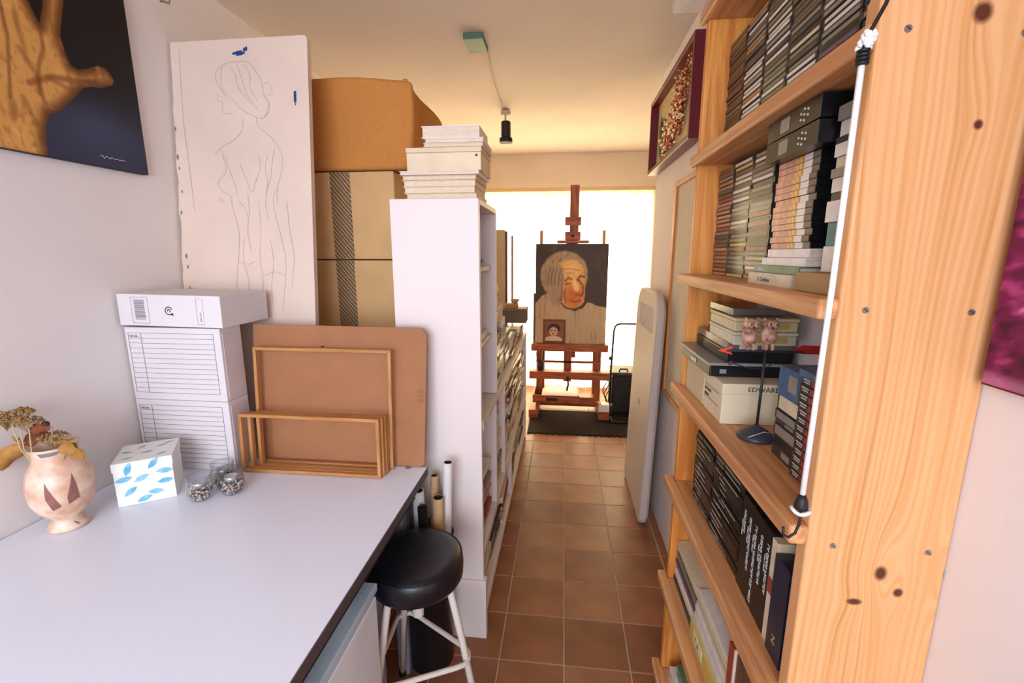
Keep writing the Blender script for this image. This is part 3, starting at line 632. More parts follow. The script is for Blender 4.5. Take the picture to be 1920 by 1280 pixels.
# pile on the bookcase top
def flat(name, d, cover, lab, cat, cover_t=.0025, spine='x1', grp=None):
    x0, x1, y0, y1, z0, z1 = d
    r0 = root(name, ((x0+x1)/2, (y0+y1)/2, z0), lab, cat, grp)
    b = MB(); b.box(x0, x1, y0, y1, z0, z0+cover_t); b.box(x0, x1, y0, y1, z1-cover_t, z1)
    b.box(x0, x0+cover_t, y0, y1, z0+cover_t, z1-cover_t) if spine == 'x0' else b.box(x1-cover_t, x1, y0, y1, z0+cover_t, z1-cover_t)
    build('cover', b, cover, r0, .0005); build('pages', MB().box(x0+cover_t, x1-cover_t, y0+.004, y1-.004, z0+cover_t, z1-cover_t), PAPER, r0)
    return r0
z = 1.6405
W1 = mat('white_cover', '#efdfd6', .5); W2 = mat('peach_cover', '#d9b48e', .6); W3 = mat('ivory_cover', '#e8d2b2', .6)
for i, (h, x0, x1, y0, c, cn) in enumerate(((.018, -.52, -.285, 1.515, W3, 'ivory'), (.02, -.525, -.29, 1.51, W3, 'ivory'), (.02, -.527, -.288, 1.51, W3, 'pale ivory'), (.016, -.53, -.285, 1.51, W2, 'peach'), (.012, -.535, -.275, 1.50, W1, 'white'))):
    flat('book', (x0, x1, y0, y0+.2, z, z+h-.0008), c, '%s book, %s from the bottom of the pile on the bookcase' % (cn, nth(i)), 'book', grp='books piled on the tall section'); z += h
r_ = root('slide_box', (-.4, 1.6, z), 'pale box with dark rivet in the pile on the white bookcase', 'box')
box('body', (-.512, -.268, 1.51, 1.70, z, z+.056), mat('ivory_box', '#e8d2b0', .6, (12, .1)), r_, .002); box('lid', (-.514, -.266, 1.508, 1.702, z+.0565, z+.072), mat('ivory_lid', '#e2caa8', .6), r_, .002)
build('rivet', MB().lathe([(.0001, 0), (.003, 0), (.0035, .002), (.0001, .0025)], (-.282, 1.5085, z+.045), 12, M=Matrix.Rotation(R(90), 3, 'X')), IR, r_, smooth=True); z += .073
flat('book', (-.455, -.262, 1.51, 1.69, z, z+.012), W3, 'thin ivory book directly on the riveted box', 'book'); z += .0128
flat('book', (-.45, -.26, 1.508, 1.68, z, z+.013), W1, 'thin white book below the top book of the pile', 'book'); z += .0138
flat('book', (-.46, -.272, 1.51, 1.67, z, z+.036), mat('white_top_cover', '#f0e0da', .5), 'thick white book crowning the pile on the white bookcase', 'book', .003)

# ------------------------------------------------------------------ boxes and drawing board behind the desk
CB = mat('corrugated_card', '#d6a974', .8, (6, .08), (80, .1)); 
r_ = root('moving_carton', (-.93, 2.0, 0), 'tall brown cardboard carton with lattice patterned tape under the orange bundle', 'carton')
box('body', (-1.2, -.672, 1.80, 2.24, 0, 1.438), CB, r_, .006); box('upper_body', (-1.2, -.664, 1.797, 2.24, 1.442, 1.78), CB, r_, .006)
tm = bpy.data.materials.new('lattice_tape'); tm.use_nodes = True; nt = tm.node_tree; N = nt.nodes; L = nt.links
tc = N.new('ShaderNodeTexCoord'); mm = N.new('ShaderNodeMath'); mm.operation = 'MULTIPLY'
for k_, (ang, sc_) in enumerate(((40, 26), (-52, 42))):
    mp = N.new('ShaderNodeMapping'); mp.inputs['Rotation'].default_value = (0, R(ang), 0); L.new(tc.outputs['Object'], mp.inputs[0])
    wv = N.new('ShaderNodeTexWave'); wv.bands_direction = 'X'; wv.inputs['Scale'].default_value = sc_; L.new(mp.outputs[0], wv.inputs['Vector']); L.new(wv.outputs['Fac'], mm.inputs[k_])
rp = N.new('ShaderNodeValToRGB'); rp.color_ramp.elements[0].color = (*lin('#5a3f28'), 1); rp.color_ramp.elements[1].color = (*lin('#c8a878'), 1); rp.color_ramp.elements[0].position = .12; rp.color_ramp.elements[1].position = .45
L.new(mm.outputs[0], rp.inputs[0]); L.new(rp.outputs[0], N['Principled BSDF'].inputs['Base Color']); N['Principled BSDF'].inputs['Roughness'].default_value = .35
box('lattice_tape', (-.925, -.843, 1.7945, 1.7965, 1.442, 1.778), tm, r_, 0); box('lattice_tape', (-.925, -.848, 1.7977, 1.7995, 1.0, 1.438), tm, r_, 0)
# burlap bundle
def soft_box(x0, x1, y0, y1, z0, z1, n, fn):
    b = MB(); idx = {}
    def P(i, j, k):
        key = (i, j, k)
        if key not in idx:
            u, v, w_ = i/n, j/n, k/n; p = fn(u, v, w_); idx[key] = len(b.v); b.v.append(p)
        return idx[key]
    def face(f): 
        for a in range(n):
            for c in range(n):
                q = [f(a, c), f(a+1, c), f(a+1, c+1), f(a, c+1)]; b.f.append(tuple(P(*t) for t in q)); b.m.append(0)
    face(lambda a, c: (a, 0, c)); face(lambda a, c: (n-a, n, c)); face(lambda a, c: (n, a, c)); face(lambda a, c: (0, n-a, c)); face(lambda a, c: (a, c, n)); face(lambda a, c: (a, n-c, 0)); return b
def bf(u, v, w_):
    x = -1.22+u*(.615+.03*w_); y = 1.785+v*.50; z = 1.784+w_*.335
    if u > .5: z -= (u-.5)**2*.10*w_ ; 
    z -= .10*w_*max(0, v-.25)*max(0, u-.4)*1.6
    x += .02*math.sin(v*7+w_*3)*(u > .9); y -= .012*math.sin(u*9)*math.sin(w_*3.1)*(1-v); z += .0015*math.sin(u*13+v*5)*w_
    # round corners
    return (x, y, z)
bun = root('cloth_bundle', (-.93, 2.03, 1.784), 'orange-brown burlap wrapped bundle on top of the brown carton', 'bundle')
BUR = mat('orange_burlap', '#cc8540', .9, (300, .15), (400, .4))
o = build('wrapping', soft_box(0, 1, 0, 1, 0, 1, 14, bf), BUR, bun, smooth=True)
sm = o.modifiers.new('bevel', 'BEVEL'); sm.width = .02; sm.segments = 4; sm.limit_method = 'ANGLE'; sm.angle_limit = R(50)
b = MB()
b.tube([(-.60, 1.788, 2.10), (-.597, 1.80, 2.04), (-.585, 1.83, 1.97), (-.60, 1.86, 1.90), (-.612, 1.84, 1.83)], .009, 8, r2=.004); b.tube([(-.615, 1.79, 1.87), (-.60, 1.83, 1.86), (-.59, 1.9, 1.84)], .006, 8)
build('fold', b, BUR, bun, smooth=True)

# drawing board: tall white primed panel leaning back
bd = root('drawing_board', (-1.14, 1.45, 0), 'tall white primed board with pencil drawing of a woman from behind', 'drawing board')
LEAN = math.atan2(.10, 1.05); BH = 2.195/math.cos(LEAN)
def bp_(u, s, k):   # u metres across, s metres up the board, k out of face
    return (-1.402+u, 1.425+math.sin(LEAN)*s-math.cos(LEAN)*k, math.cos(LEAN)*s+math.sin(LEAN)*k+.002)
rnd = random.Random(5)
edge = [(0, 0)]; edge += [(.515, 0), (.515, BH-.01), (.507, BH), (.004, BH)]
s_ = BH-.02
while s_ > .05: edge.append((rnd.uniform(-.0015, .004)+(.006 if 1.55 < s_ < 1.62 or 1.7 < s_ < 1.74 else 0), s_)); s_ -= .035
build('panel', MB().prism(edge, lambda u, v, k: bp_(u, v, -.022*(1-k))), mat('gesso_white', '#e8cfbd', .6, (4, .05), (90, .12)), bd)
PEN = mat('soft_pencil', '#c3b2aa', .8); BLU = mat('blue_ink', '#234a86', .5)
def ribbon(b, pts, wd, m=0, k=.0006, closed=False):
    # pts in photo-like units of the board: U 0..265 across, V 0..560 down from the top
    Q = [(p[0]/265*.515, BH-p[1]*.00196) for p in pts]
    S = []
    for i in range(len(Q)-1):
        p0 = Q[max(i-1, 0)]; p1 = Q[i]; p2 = Q[i+1]; p3 = Q[min(i+2, len(Q)-1)]
        for t in (0, .25, .5, .75): S.append(tuple(.5*((2*p1[a])+(-p0[a]+p2[a])*t+(2*p0[a]-5*p1[a]+4*p2[a]-p3[a])*t*t+(-p0[a]+3*p1[a]-3*p2[a]+p3[a])*t**3) for a in (0, 1)))
    S.append(Q[-1]); vs = []
    for i, p in enumerate(S):
        a = S[max(i-1, 0)]; c = S[min(i+1, len(S)-1)]; dx, dy = c[0]-a[0], c[1]-a[1]; l = math.hypot(dx, dy) or 1
        ww = wd*(.5+.5*math.sin(i*.9+wd*9e3)**2)
        vs += [bp_(p[0]-dy/l*ww, p[1]+dx/l*ww, k), bp_(p[0]+dy/l*ww, p[1]-dx/l*ww, k)]
    b.add(vs, [(2*i, 2*i+1, 2*i+3, 2*i+2) for i in range(len(S)-1)], m)
zl = lambda L_: [((x*.336-317), (y*.336-88)) for x, y in L_]
lines = [
 [(1240, 520), (1215, 490), (1205, 450), (1225, 410), (1270, 385), (1330, 375), (1395, 385), (1440, 430), (1465, 480), (1475, 540), (1500, 600), (1485, 650), (1460, 670), (1400, 650), (1340, 615), (1290, 560), (1250, 530)],
 [(1250, 400), (1235, 440), (1240, 500), (1260, 560)], [(1290, 400), (1320, 440), (1330, 500), (1370, 560), (1440, 620)], [(1370, 390), (1400, 440), (1400, 510), (1440, 580)], [(1330, 390), (1360, 470), (1380, 540), (1430, 600)],
 [(1475, 500), (1500, 490), (1525, 510), (1520, 545), (1490, 550)], [(1480, 560), (1510, 580), (1500, 640), (1460, 670)],
 [(1215, 530), (1210, 570), (1235, 580), (1240, 630), (1290, 640)], [(1350, 660), (1345, 730), (1290, 780), (1220, 810), (1180, 850)], [(1430, 660), (1440, 710), (1490, 750), (1540, 800), (1570, 870), (1560, 950), (1540, 1020), (1530, 1100)],
 [(1220, 820), (1230, 880), (1240, 940), (1190, 990), (1210, 1040), (1260, 1070), (1265, 1120), (1290, 1200), (1300, 1280), (1290, 1400), (1280, 1500), (1270, 1650)],
 [(1240, 850), (1260, 930), (1290, 1000), (1300, 1060)], [(1530, 820), (1510, 900), (1500, 980), (1470, 1060)], [(1320, 900), (1350, 960), (1390, 1050), (1420, 980)], [(1430, 850), (1440, 930), (1400, 1010)],
 [(1490, 860), (1470, 920), (1480, 1000), (1465, 1100), (1480, 1200)], [(1360, 1050), (1370, 1150), (1350, 1250), (1370, 1380)], [(1540, 1030), (1510, 1080), (1520, 1180), (1550, 1290), (1570, 1420), (1560, 1560), (1540, 1690)],
 [(1420, 1100), (1430, 1250), (1420, 1400), (1430, 1550), (1410, 1660)], [(1190, 1100), (1200, 1080), (1230, 1110)], [(1300, 1090), (1340, 1130), (1360, 1200)], [(1590, 1100), (1600, 1250), (1620, 1400), (1600, 1560)],
 [(1290, 1420), (1340, 1440), (1400, 1420)], [(1440, 1500), (1500, 1480), (1560, 1500)], [(1000, 300), (1000, 640), (1020, 900), (1040, 1150)],
 [(1330, 1300), (1320, 1420), (1345, 1540), (1330, 1680)], [(1480, 1300), (1500, 1420), (1480, 1560), (1490, 1680)]]
b = MB()
for i, l in enumerate(lines):
    ribbon(b, zl(l), .0007); ribbon(b, [(x+rnd.uniform(-2, 2), y+rnd.uniform(-2, 2)) for x, y in zl(l)], .0006)
build('pencil_drawing', b, PEN, bd, label='faint pencil figure of a woman seen from behind')
b = MB()
for u0, u1, v0, v1 in ((123, 132, 22, 27), (130, 142, 20, 29), (140, 147, 22, 27), (144, 152, 15, 22), (149, 151, 13, 16), (0, 0, 0, 0), (237, 242, 92, 112), (239, 241, 112, 117)):
    if not u0: build('ink_stain', b, BLU, bd, label='blue ink stains near the top'); b = MB(); continue
    b.add([bp_(u/265*.515, BH-v*.00196, .0008) for u, v in ((u0, v1), (u1, v1-1), (u1, v0), (u0, v0+1))], [(0, 1, 2, 3)])
build('ink_stain', b, BLU, bd, label='blue ink stain at the right edge')
b = MB()
for u, v, r0 in ((3, 150, 3), (4, 200, 4), (9, 262, 2.5), (5, 300, 3), (10, 380, 4), (14, 440, 3), (128, 480, 2.5), (6, 220, 2.5), (12, 400, 3)):
    b.add([bp_(u/265*.515+r0*.0019*.6*math.cos(a), BH-v*.00196+r0*.0019*1.4*math.sin(a), .0009) for a in (0, .9, 2.0, 3.1, 4.1, 5.2)], [tuple(range(6))])
build('chipped_spot', b, mat('chip_green', '#6f7f74', .8), bd)

# ------------------------------------------------------------------ desk
dk = root('desk', (-.92, .6, 0), 'white laminate desk with dark edge filling the lower left corner', 'desk')
LAM = mat('white_laminate', '#ecedf9', .28, (2, .015), spec=.45)
box('desktop', (-1.405, -.4475, -.25, 1.399, .728, .75), LAM, dk, .0008)
box('edge_band', (-.4472, -.4445, -.25, 1.399, .722, .7496), mat('dark_edge', '#55484a', .5), dk, .0005)
box('apron', (-.50, -.48, -.2, 1.36, .655, .7275), DARK, dk, .001)
for x, y in ((-1.38, -.2), (-1.38, 1.33), (-.53, 1.33), (-.53, -.2)): box('leg', (x-.02, x+.02, y-.02, y+.02, 0, .7275), mat('grey_metal_leg', '#8d8f9c', .4), dk, .003)
cb = root('drawer_cabinet', (-.7, .5, 0), 'pale grey drawer cabinet with light blue top edge under the desk', 'cabinet')
box('carcass', (-1.0, -.482, .02, 1.0, .02, .60), mat('pale_grey_panel', '#e2e1e6', .5), cb, .003)
box('top_edge', (-1.0, -.465, .02, 1.0, .6005, .622), mat('light_blue_edge', '#bccfdd', .4), cb, .003)
for k in range(2):
    o = box('drawer_front', (-.4815, -.466, .04+.49*k, .52+.47*k, .05, .59), mat('pale_drawer', '#efeef2', .45), cb, .002); box('handle', (-.4655, -.455, .2+.48*k, .34+.48*k, .45, .465), mat('grey_metal_leg', '#8d8f9c'), o, .002)
box('paper_box', (-.62, -.50, 1.02, 1.10, 0, .56), mat('grey_lilac_card', '#9b98ac', .7), label='lilac grey panel standing behind the drawer cabinet', cat='panel')
box('paper_pack', (-.62, -.5025, .80, .93, .6225, .655), mat('print_white', PAL['white']), label='white paper pack on the cabinet under the desktop', cat='paper')
build('paper_roll', MB().tube([(-.54, .35, .645), (-.54, .62, .645)], .0225, 16), mat('grey_lilac_card', '#9b98ac'), smooth=False, label='grey paper roll lying on the cabinet under the desktop', cat='paper roll')

# vase
vs_ = root('vase', (-1.300, .965, .7505), 'round cream and terracotta ceramic vase holding dried flowers on the desk', 'vase')
prof = [(.040, 0), (.044, .004), (.041, .012), (.032, .026), (.031, .034), (.044, .046), (.056, .062), (.0645, .085), (.0685, .112), (.068, .135), (.063, .160), (.054, .180), (.047, .192), (.0445, .202), (.046, .215), (.050, .228), (.052, .232), (.048, .231), (.042, .215), (.040, .2), (.045, .17), (.045, .1), (.02, .05)]
CER = mat('cream_terracotta_glaze', '#efd9c2', .35, (22, .5), (60, .3), col2='#d9a384')
build('body', MB().lathe(prof, (-1.300, .965, .7505), 48), CER, vs_, smooth=True)
def rad(z):
    for (r0, z0), (r1, z1) in zip(prof[:16], prof[1:17]):
        if z0 <= z <= z1: return r0+(r1-r0)*(z-z0)/(z1-z0)
    return .05
def patch(b, th0, poly, m=0, n=9):     # poly in (arc metres, z) ; filled by fan of strips between left and right outline
    zs = sorted(set(p[1] for p in poly)); z0, z1 = zs[0], zs[-1]; vs = []
    for i in range(n+1):
        z = z0+(z1-z0)*i/n; X = []
        for (x0, a0), (x1, a1) in zip(poly, poly[1:]+poly[:1]):
            if (a0 <= z <= a1 or a1 <= z <= a0) and a0 != a1: X.append(x0+(x1-x0)*(z-a0)/(a1-a0))
        X = [min(X), max(X)] if X else [0, 0]
        for k in range(4):
            x = X[0]+(X[1]-X[0])*k/3; r_1 = rad(z)+.0009; th = th0+x/.08; vs.append((-1.300+r_1*math.cos(th), .965+r_1*math.sin(th), .7505+z))
    b.add(vs, [(4*i+k, 4*i+k+1, 4*i+4+k+1, 4*i+4+k) for i in range(n) for k in range(3)], m)
th = math.atan2(-.965, 1.302)
b = MB(); patch(b, th, [(-.038, .155), (-.04, .11), (-.031, .075), (-.006, .077)]); patch(b, th, [(.028, .165), (.006, .105), (.008, .085), (.035, .09)])
build('triangle_motif', b, mat('umber_glaze', '#9a6258', .4, (40, .2)), vs_, smooth=True)
b = MB(); patch(b, th, [(-.055, .225), (-.05, .213), (.0, .215), (.03, .226)]); patch(b, th, [(.02, .196), (.03, .208), (.05, .222), (.045, .21)]); patch(b, th, [(.02, .02), (.035, .012), (.04, .016), (.022, .024)])
build('neck_motif', b, mat('grey_glaze', '#8a7c78', .4), vs_, smooth=True)
# dried flowers, one thing
fl = root('dried_flowers', (-1.300, .965, .80), 'bunch of dried golden flower heads and brown leaves in the vase', 'dried flowers')
SEED = mat('dry_gold', '#b98f58', .9, (200, .5), col2='#7d5b30'); LEAFM = mat('dry_leaf', '#b98440', .8, (30, .3)); STEM = mat('dry_stem', '#cbb08a', .8)
rnd = random.Random(11)
for cx_, cy_, cz_, rr_ in ((-1.375, .93, 1.062, .034), (-1.342, .945, 1.073, .026), (-1.318, .935, 1.05, .034), (-1.275, .95, 1.008, .034), (-1.385, .935, 1.055, .02)):
    b = MB()
    for q in range(110):
        a = rnd.uniform(0, 6.28); t = rnd.random()**.5; x = cx_+rr_*t*math.cos(a); y = cy_+rr_*t*math.sin(a)*.8; zz = cz_+rr_*.55*(1-t*t)*rnd.uniform(.2, 1)
        b.ball((x, y, zz), rnd.uniform(.0016, .0036), 5, 3)
        if q % 6 == 0: b.tube([(cx_, cy_, cz_-.03), (x, y, zz)], .0006, 4)
    build('seed_head', b, SEED, fl)
for p0, p1 in (((-1.335, .92, .985), (-1.36, .93, 1.05)), ((-1.318, .915, .985), (-1.345, .935, 1.055)), ((-1.298, .915, .985), (-1.312, .93, 1.045)), ((-1.28, .95, .96), (-1.272, .95, 1.0)), ((-1.30, .96, .95), (-1.26, .94, 1.04))):
    build('stem', MB().tube([(p0[0]*.5-1.300*.5, p0[1]*.5+.965*.5, .90), p0, p1], .0014, 6), STEM, fl)
def leaf(c, L_, W_, M, curl, m, nm='leaf'):
    b = MB(); n = 8; vs = []
    for i in range(n+1):
        t = i/n; wd = W_*math.sin(math.pi*min(1, t*.96+.04))**.7
        for k in (-1, 0, 1): vs.append(tuple(Vector(c)+M @ Vector((t*L_, k*wd+.004*math.sin(t*9)*k, -curl*t*t+.25*abs(k)*wd+.003*math.sin(t*14+k)))))
    b.add(vs, [(3*i+k, 3*i+k+1, 3*i+3+k+1, 3*i+3+k) for i in range(n) for k in range(2)])
    o = build(nm, b, m, fl, smooth=True); s = o.modifiers.new('thick', 'SOLIDIFY'); s.thickness = .0012
E_ = lambda x, y, z_: (Matrix.Rotation(R(z_), 3, 'Z') @ Matrix.Rotation(R(y), 3, 'Y') @ Matrix.Rotation(R(x), 3, 'X'))
leaf((-1.34, .93, .985), .085, .022, E_(60, 20, 195), .03, LEAFM); leaf((-1.34, .93, .99), .07, .02, E_(70, 35, 205), .03, LEAFM)
leaf((-1.250, .945, .992), .055, .016, E_(60, 42, 8), .02, LEAFM); leaf((-1.246, .955, .99), .045, .014, E_(70, 62, 25), .012, LEAFM); leaf((-1.27, .94, 1.0), .06, .006, E_(20, -5, 5), .0, LEAFM)
BRL = mat('dark_dry_leaf', '#7e3f22', .7, (40, .3)); leaf((-1.30, .925, 1.035), .055, .014, E_(70, -15, 5), .0, BRL); leaf((-1.33, .93, 1.0), .05, .02, E_(60, -25, 20), .01, BRL); leaf((-1.345, .935, .99), .04, .015, E_(60, -25, 160), .01, LEAFM)
b = MB().tube([(-1.287, .925, 1.055), (-1.288, .925, 1.072), (-1.262, .925, 1.072), (-1.261, .925, 1.06)], .001, 5); build('wire_hoop', b, IR, fl)
build('seed_pod', MB().ball((-1.256, .925, 1.055), .008, 8, 5, sc=(1.1, 1, .8)), mat('dark_pod', '#3a2420', .5), fl, smooth=True)

# tissue box, turned a little
tb = root('gift_box', (-1.245, 1.18, .7505), 'white cube box printed with blue leaves beside the vase', 'box')
def tbp(u, v, s):   # u along the front, v back, s up
    a = R(35); return (-1.25+math.cos(a)*u-math.sin(a)*v, 1.055+math.sin(a)*u+math.cos(a)*v, .7505+s)
A_, Bv, Hh = .137, .145, .132
TW = mat('glossy_white_card', '#f1efe8', .4)
b = MB().prism([(0, 0), (A_, 0), (A_, Bv), (0, Bv)], lambda u, v, k: tbp(u, v, Hh*.8*k)); build('body', b, TW, tb, .001)
b = MB().prism([(-.002, -.002), (A_+.002, -.002), (A_+.002, Bv+.002), (-.002, Bv+.002)], lambda u, v, k: tbp(u, v, Hh*(.8+.2*k)+.0003)); build('lid', b, TW, tb, .001)
def pleaf(b, f, u, v, L_, W_, ang, m=0):
    c, s = math.cos(ang), math.sin(ang); out = []
    for i in range(13):
        t = -1+2*i/12; ww = W_*(1-t*t)
        out.append((t*L_, ww))
    pts = [(x, y) for x, y in out] + [(x, -y) for x, y in out[::-1][1:-1]]
    b.add([f(u+x*c-y*s, v+x*s+y*c) for x, y in pts], [tuple(range(len(pts)))], m)
BL = mat('leaf_print_blue', '#58aed0', .5, (40, .35), col2='#9fd0e2'); BG = mat('leaf_print_green', '#7fa3a0', .5, (40, .3), col2='#b5cfc8')
ff = lambda u, v: tbp(u, -.0009, v)
fl_ = lambda u, v: tbp(u, -.0031, v)
b = MB()
for u, v, a in ((.034, .112, 70), (.093, .118, 50), (.117, .09, -5), (.062, .078, 25), (.117, .058, 5), (.033, .043, 40), (.09, .03, -5), (.012, .082, 10), (.062, .014, 20)):
    pleaf(b, fl_ if v > .08 else ff, max(.021, min(u, A_-.021)), min(max(v, .012), Hh-.014), .020, .0076, R(a))
build('leaf_print', b, BL, tb)
b = MB()
for u, v, a in ((.03, .03, 20), (.07, .06, 10), (.11, .03, 40), (.1, .1, 30), (.05, .11, 60), (.02, .08, -20), (.125, .12, 20)): pleaf(b, lambda p, q: tbp(p, q, Hh+.0008), min(max(u, .02), A_-.02), v, .016, .006, R(a))
for v, s, a in ((.03, .11, 10), (.07, .05, 80), (.1, .09, 30), (.12, .03, 60), (.03, .03, 40)): pleaf(b, lambda p, q, s=s: tbp(-.0031 if s > .08 else -.0009, p, q), v, s, .015, .006, R(a))
build('leaf_print', b, BG, tb, label='grey green printed leaves')

# three candle glasses with gravel
GLS = bpy.data.materials.new('clear_glass'); GLS.use_nodes = True; N = GLS.node_tree.nodes
tr = N.new('ShaderNodeBsdfTransparent'); tr.inputs[0].default_value = (.93, .94, .95, 1); gl = N.new('ShaderNodeBsdfGlossy'); gl.inputs['Roughness'].default_value = .05
fr = N.new('ShaderNodeLayerWeight'); fr.inputs[0].default_value = .12; mx = N.new('ShaderNodeMixShader')
for a_, b_ in ((fr.outputs[1], mx.inputs[0]), (tr.outputs[0], mx.inputs[1]), (gl.outputs[0], mx.inputs[2]), (mx.outputs[0], N['Material Output'].inputs[0])): GLS.node_tree.links.new(a_, b_)
labs = ['glass tealight holder with gravel nearest the leaf-printed box', 'glass tealight holder with gravel nearest the wooden frames', 'glass tealight holder with gravel standing behind the other two']
for i, (x, y) in enumerate(((-1.052, 1.125), (-.985, 1.17), (-1.045, 1.212))):
    g_ = root('tealight_holder', (x, y, .7505), labs[i], 'candle holder', 'glass tealight holders')
    build('glass', MB().lathe([(.018, 0), (.026, .006), (.034, .022), (.0355, .036), (.033, .05), (.031, .062), (.0335, .078), (.0325, .078), (.030, .062), (.0315, .05), (.034, .036), (.0325, .022), (.025, .008), (.017, .003)], (x, y, .7505), 28), GLS, g_, smooth=True)
    rnd = random.Random(20+i); b = MB()
    for q in range(240):
        a = rnd.uniform(0, 6.28); zz = rnd.uniform(.008, .042); rm = .0225+.009*min(1, zz/.022)-.002; t = rnd.random()**.35*rm
        b.ball((x+t*math.cos(a), y+t*math.sin(a), .7505+zz), rnd.uniform(.0024, .004), 5, 3, rnd.choice((0, 0, 0, 1, 2, 3)))
    build('gravel', b, [mat('gravel_cream', '#e3d2bb', .7), mat('gravel_red', '#9c4a38', .7), mat('gravel_dark', '#4a463f', .7), mat('gravel_white', '#f0ebe4', .7)], g_, kind='stuff')
    build('tealight_cup', MB().lathe([(.017, .043), (.0185, .057), (.0178, .057), (.0165, .046), (.0001, .045)], (x, y, .7505), 20), mat('aluminium', '#d5d5da', .35, metal=.5), g_, smooth=True)

# archive boxes
AW = mat('archive_card', '#e2d8d8', .65, (5, .03))
def archive(z0, lab, lined=True):
    r0 = root('archive_box', (-1.24, 1.35, z0), lab, 'archive box', 'white archive boxes')
    box('body', (-1.404, -1.072, 1.30, 1.395, z0, z0+.2405), AW, r0, .002)
    b = MB(); X0_, X1_ = -1.392, -1.095
    t = .0009
    for i in range(13):
        zz = z0+.222-i*.0165; b.box(X0_, X1_, 1.2992, 1.2999, zz-t/2, zz+t/2)
    for x in (X0_, X0_+.045, X1_): b.box(x-t/2, x+t/2, 1.2990, 1.2997, z0+.222-12*.0165, z0+.222)
    build('printed_table', b, INK, r0)
    text('lettering', 'FECHA', .009, (X0_+.006, 1.2989, z0+.2085), (1, 0, 0), (0, 0, 1), INK, r0)
    box('flap_edge', (-1.0718, -1.0705, 1.31, 1.385, z0+.01, z0+.224), mat('archive_flap', '#d8cdcd', .7), r0, .0003)
    return r0
archive(.7505, 'white archive box with ruled label, lower of the stacked pair on the desk')
archive(.992, 'white archive box with ruled label, upper of the stacked pair')
r_ = root('archive_box', (-1.22, 1.40, 1.233), 'white archive box lying flat on the two ruled boxes, barcode facing out', 'archive box', 'white archive boxes')
TOPM = Matrix.Rotation(R(.8), 3, 'Y')
b = MB().obox((-1.224, 1.40, 1.2885), (.352, .225, .1), TOPM); build('body', b, AW, r_, .002)
def tpx(u, s, k=0): p = Vector((-1.224, 1.2875, 1.2885)) + TOPM @ Vector((u, -.0004-k, s)); return p
b = MB(); rnd = random.Random(2)
def strip(b, u0, u1, s0, s1, m=0): b.add([tuple(tpx(u0, s0)), tuple(tpx(u1, s0)), tuple(tpx(u1, s1)), tuple(tpx(u0, s1))], [(0, 1, 2, 3)], m)
zz = -.03
while zz < .032: h = rnd.choice((.0008, .0014, .002)); strip(b, -.118, -.082, zz, zz+h); zz += h+rnd.choice((.0009, .0015))
for s in (-.041, .041): strip(b, -.128, -.07, s-.0005, s+.0005)
for u in (-.128, -.07): strip(b, u-.0005, u+.0005, -.041, .041)
build('barcode', b, INK, r_); b = MB()
for s in (-.04, .04): strip(b, .095, .117, s-.0004, s+.0004)
for u in (.095, .117): strip(b, u-.0004, u+.0004, -.04, .04)
build('address_field', b, INK, r_)
b = MB()
for rr_, a0, a1 in ((.0135, 20, 320), (.006, -60, 200)):
    n = 22; vs = []
    for i in range(n+1):
        a = R(a0+(a1-a0)*i/n); vs += [tuple(tpx(rr_*math.cos(a)-.0, rr_*math.sin(a))), tuple(tpx((rr_-.003)*math.cos(a), (rr_-.003)*math.sin(a)))]
    b.add(vs, [(2*i, 2*i+1, 2*i+3, 2*i+2) for i in range(n)])
b.add([tuple(tpx(.004, -.011)), tuple(tpx(.014, -.016)), tuple(tpx(.014, -.006))], [(0, 1, 2)])
build('recycling_mark', b, mat('black_ink', '#2a2a2c', .7), r_)
text('lettering', 'DIN A-4', .008, tuple(tpx(.110, -.032)), tuple(TOPM @ Vector((0, 0, 1))), tuple(TOPM @ Vector((-1, 0, 0))), INK, r_)
box('tongue', (-1.0905, -1.0885, 1.36, 1.38, 1.255, 1.275), mat('brown_slot', '#6b5a50', .8), r_, 0) if 0 else None

# cardboard sheet and frames
cs = root('cardboard_sheet', (-.76, 1.42, .7505), 'brown hardboard sheet with cut corner standing behind the wooden frames', 'sheet')
HB = mat('brown_hardboard', '#a8714a', .75, (10, .06), (150, .1))
def lp(y0, tilt):   # leaning plane helper
    return lambda u, v, k: (u, y0+math.sin(tilt)*v-.006*k*math.cos(tilt), .7515+math.cos(tilt)*v+.006*k*math.sin(tilt))
f_ = lp(1.402, R(5.5))
poly = [(-1.06, 0), (-.467, 0), (-.455, .012), (-.444, .452), (-.453, .460), (-.461, .474), (-1.06, .476)]
build('sheet', MB().prism(poly, f_), HB, cs, .001)
b = MB()
for v in (.225, .24, .255): b.add([f_(u, w_, 1.1) for u, w_ in ((-.478, v), (-.452, v), (-.452, v+.009), (-.478, v+.009))], [(0, 1, 2, 3)])
b.add([f_(u, w_, 1.12) for u, w_ in ((-.468, .22), (-.463, .22), (-.463, .27), (-.468, .27))], [(0, 1, 2, 3)]); build('stamp', b, mat('stamp_brown', '#9a6a48', .8), cs)
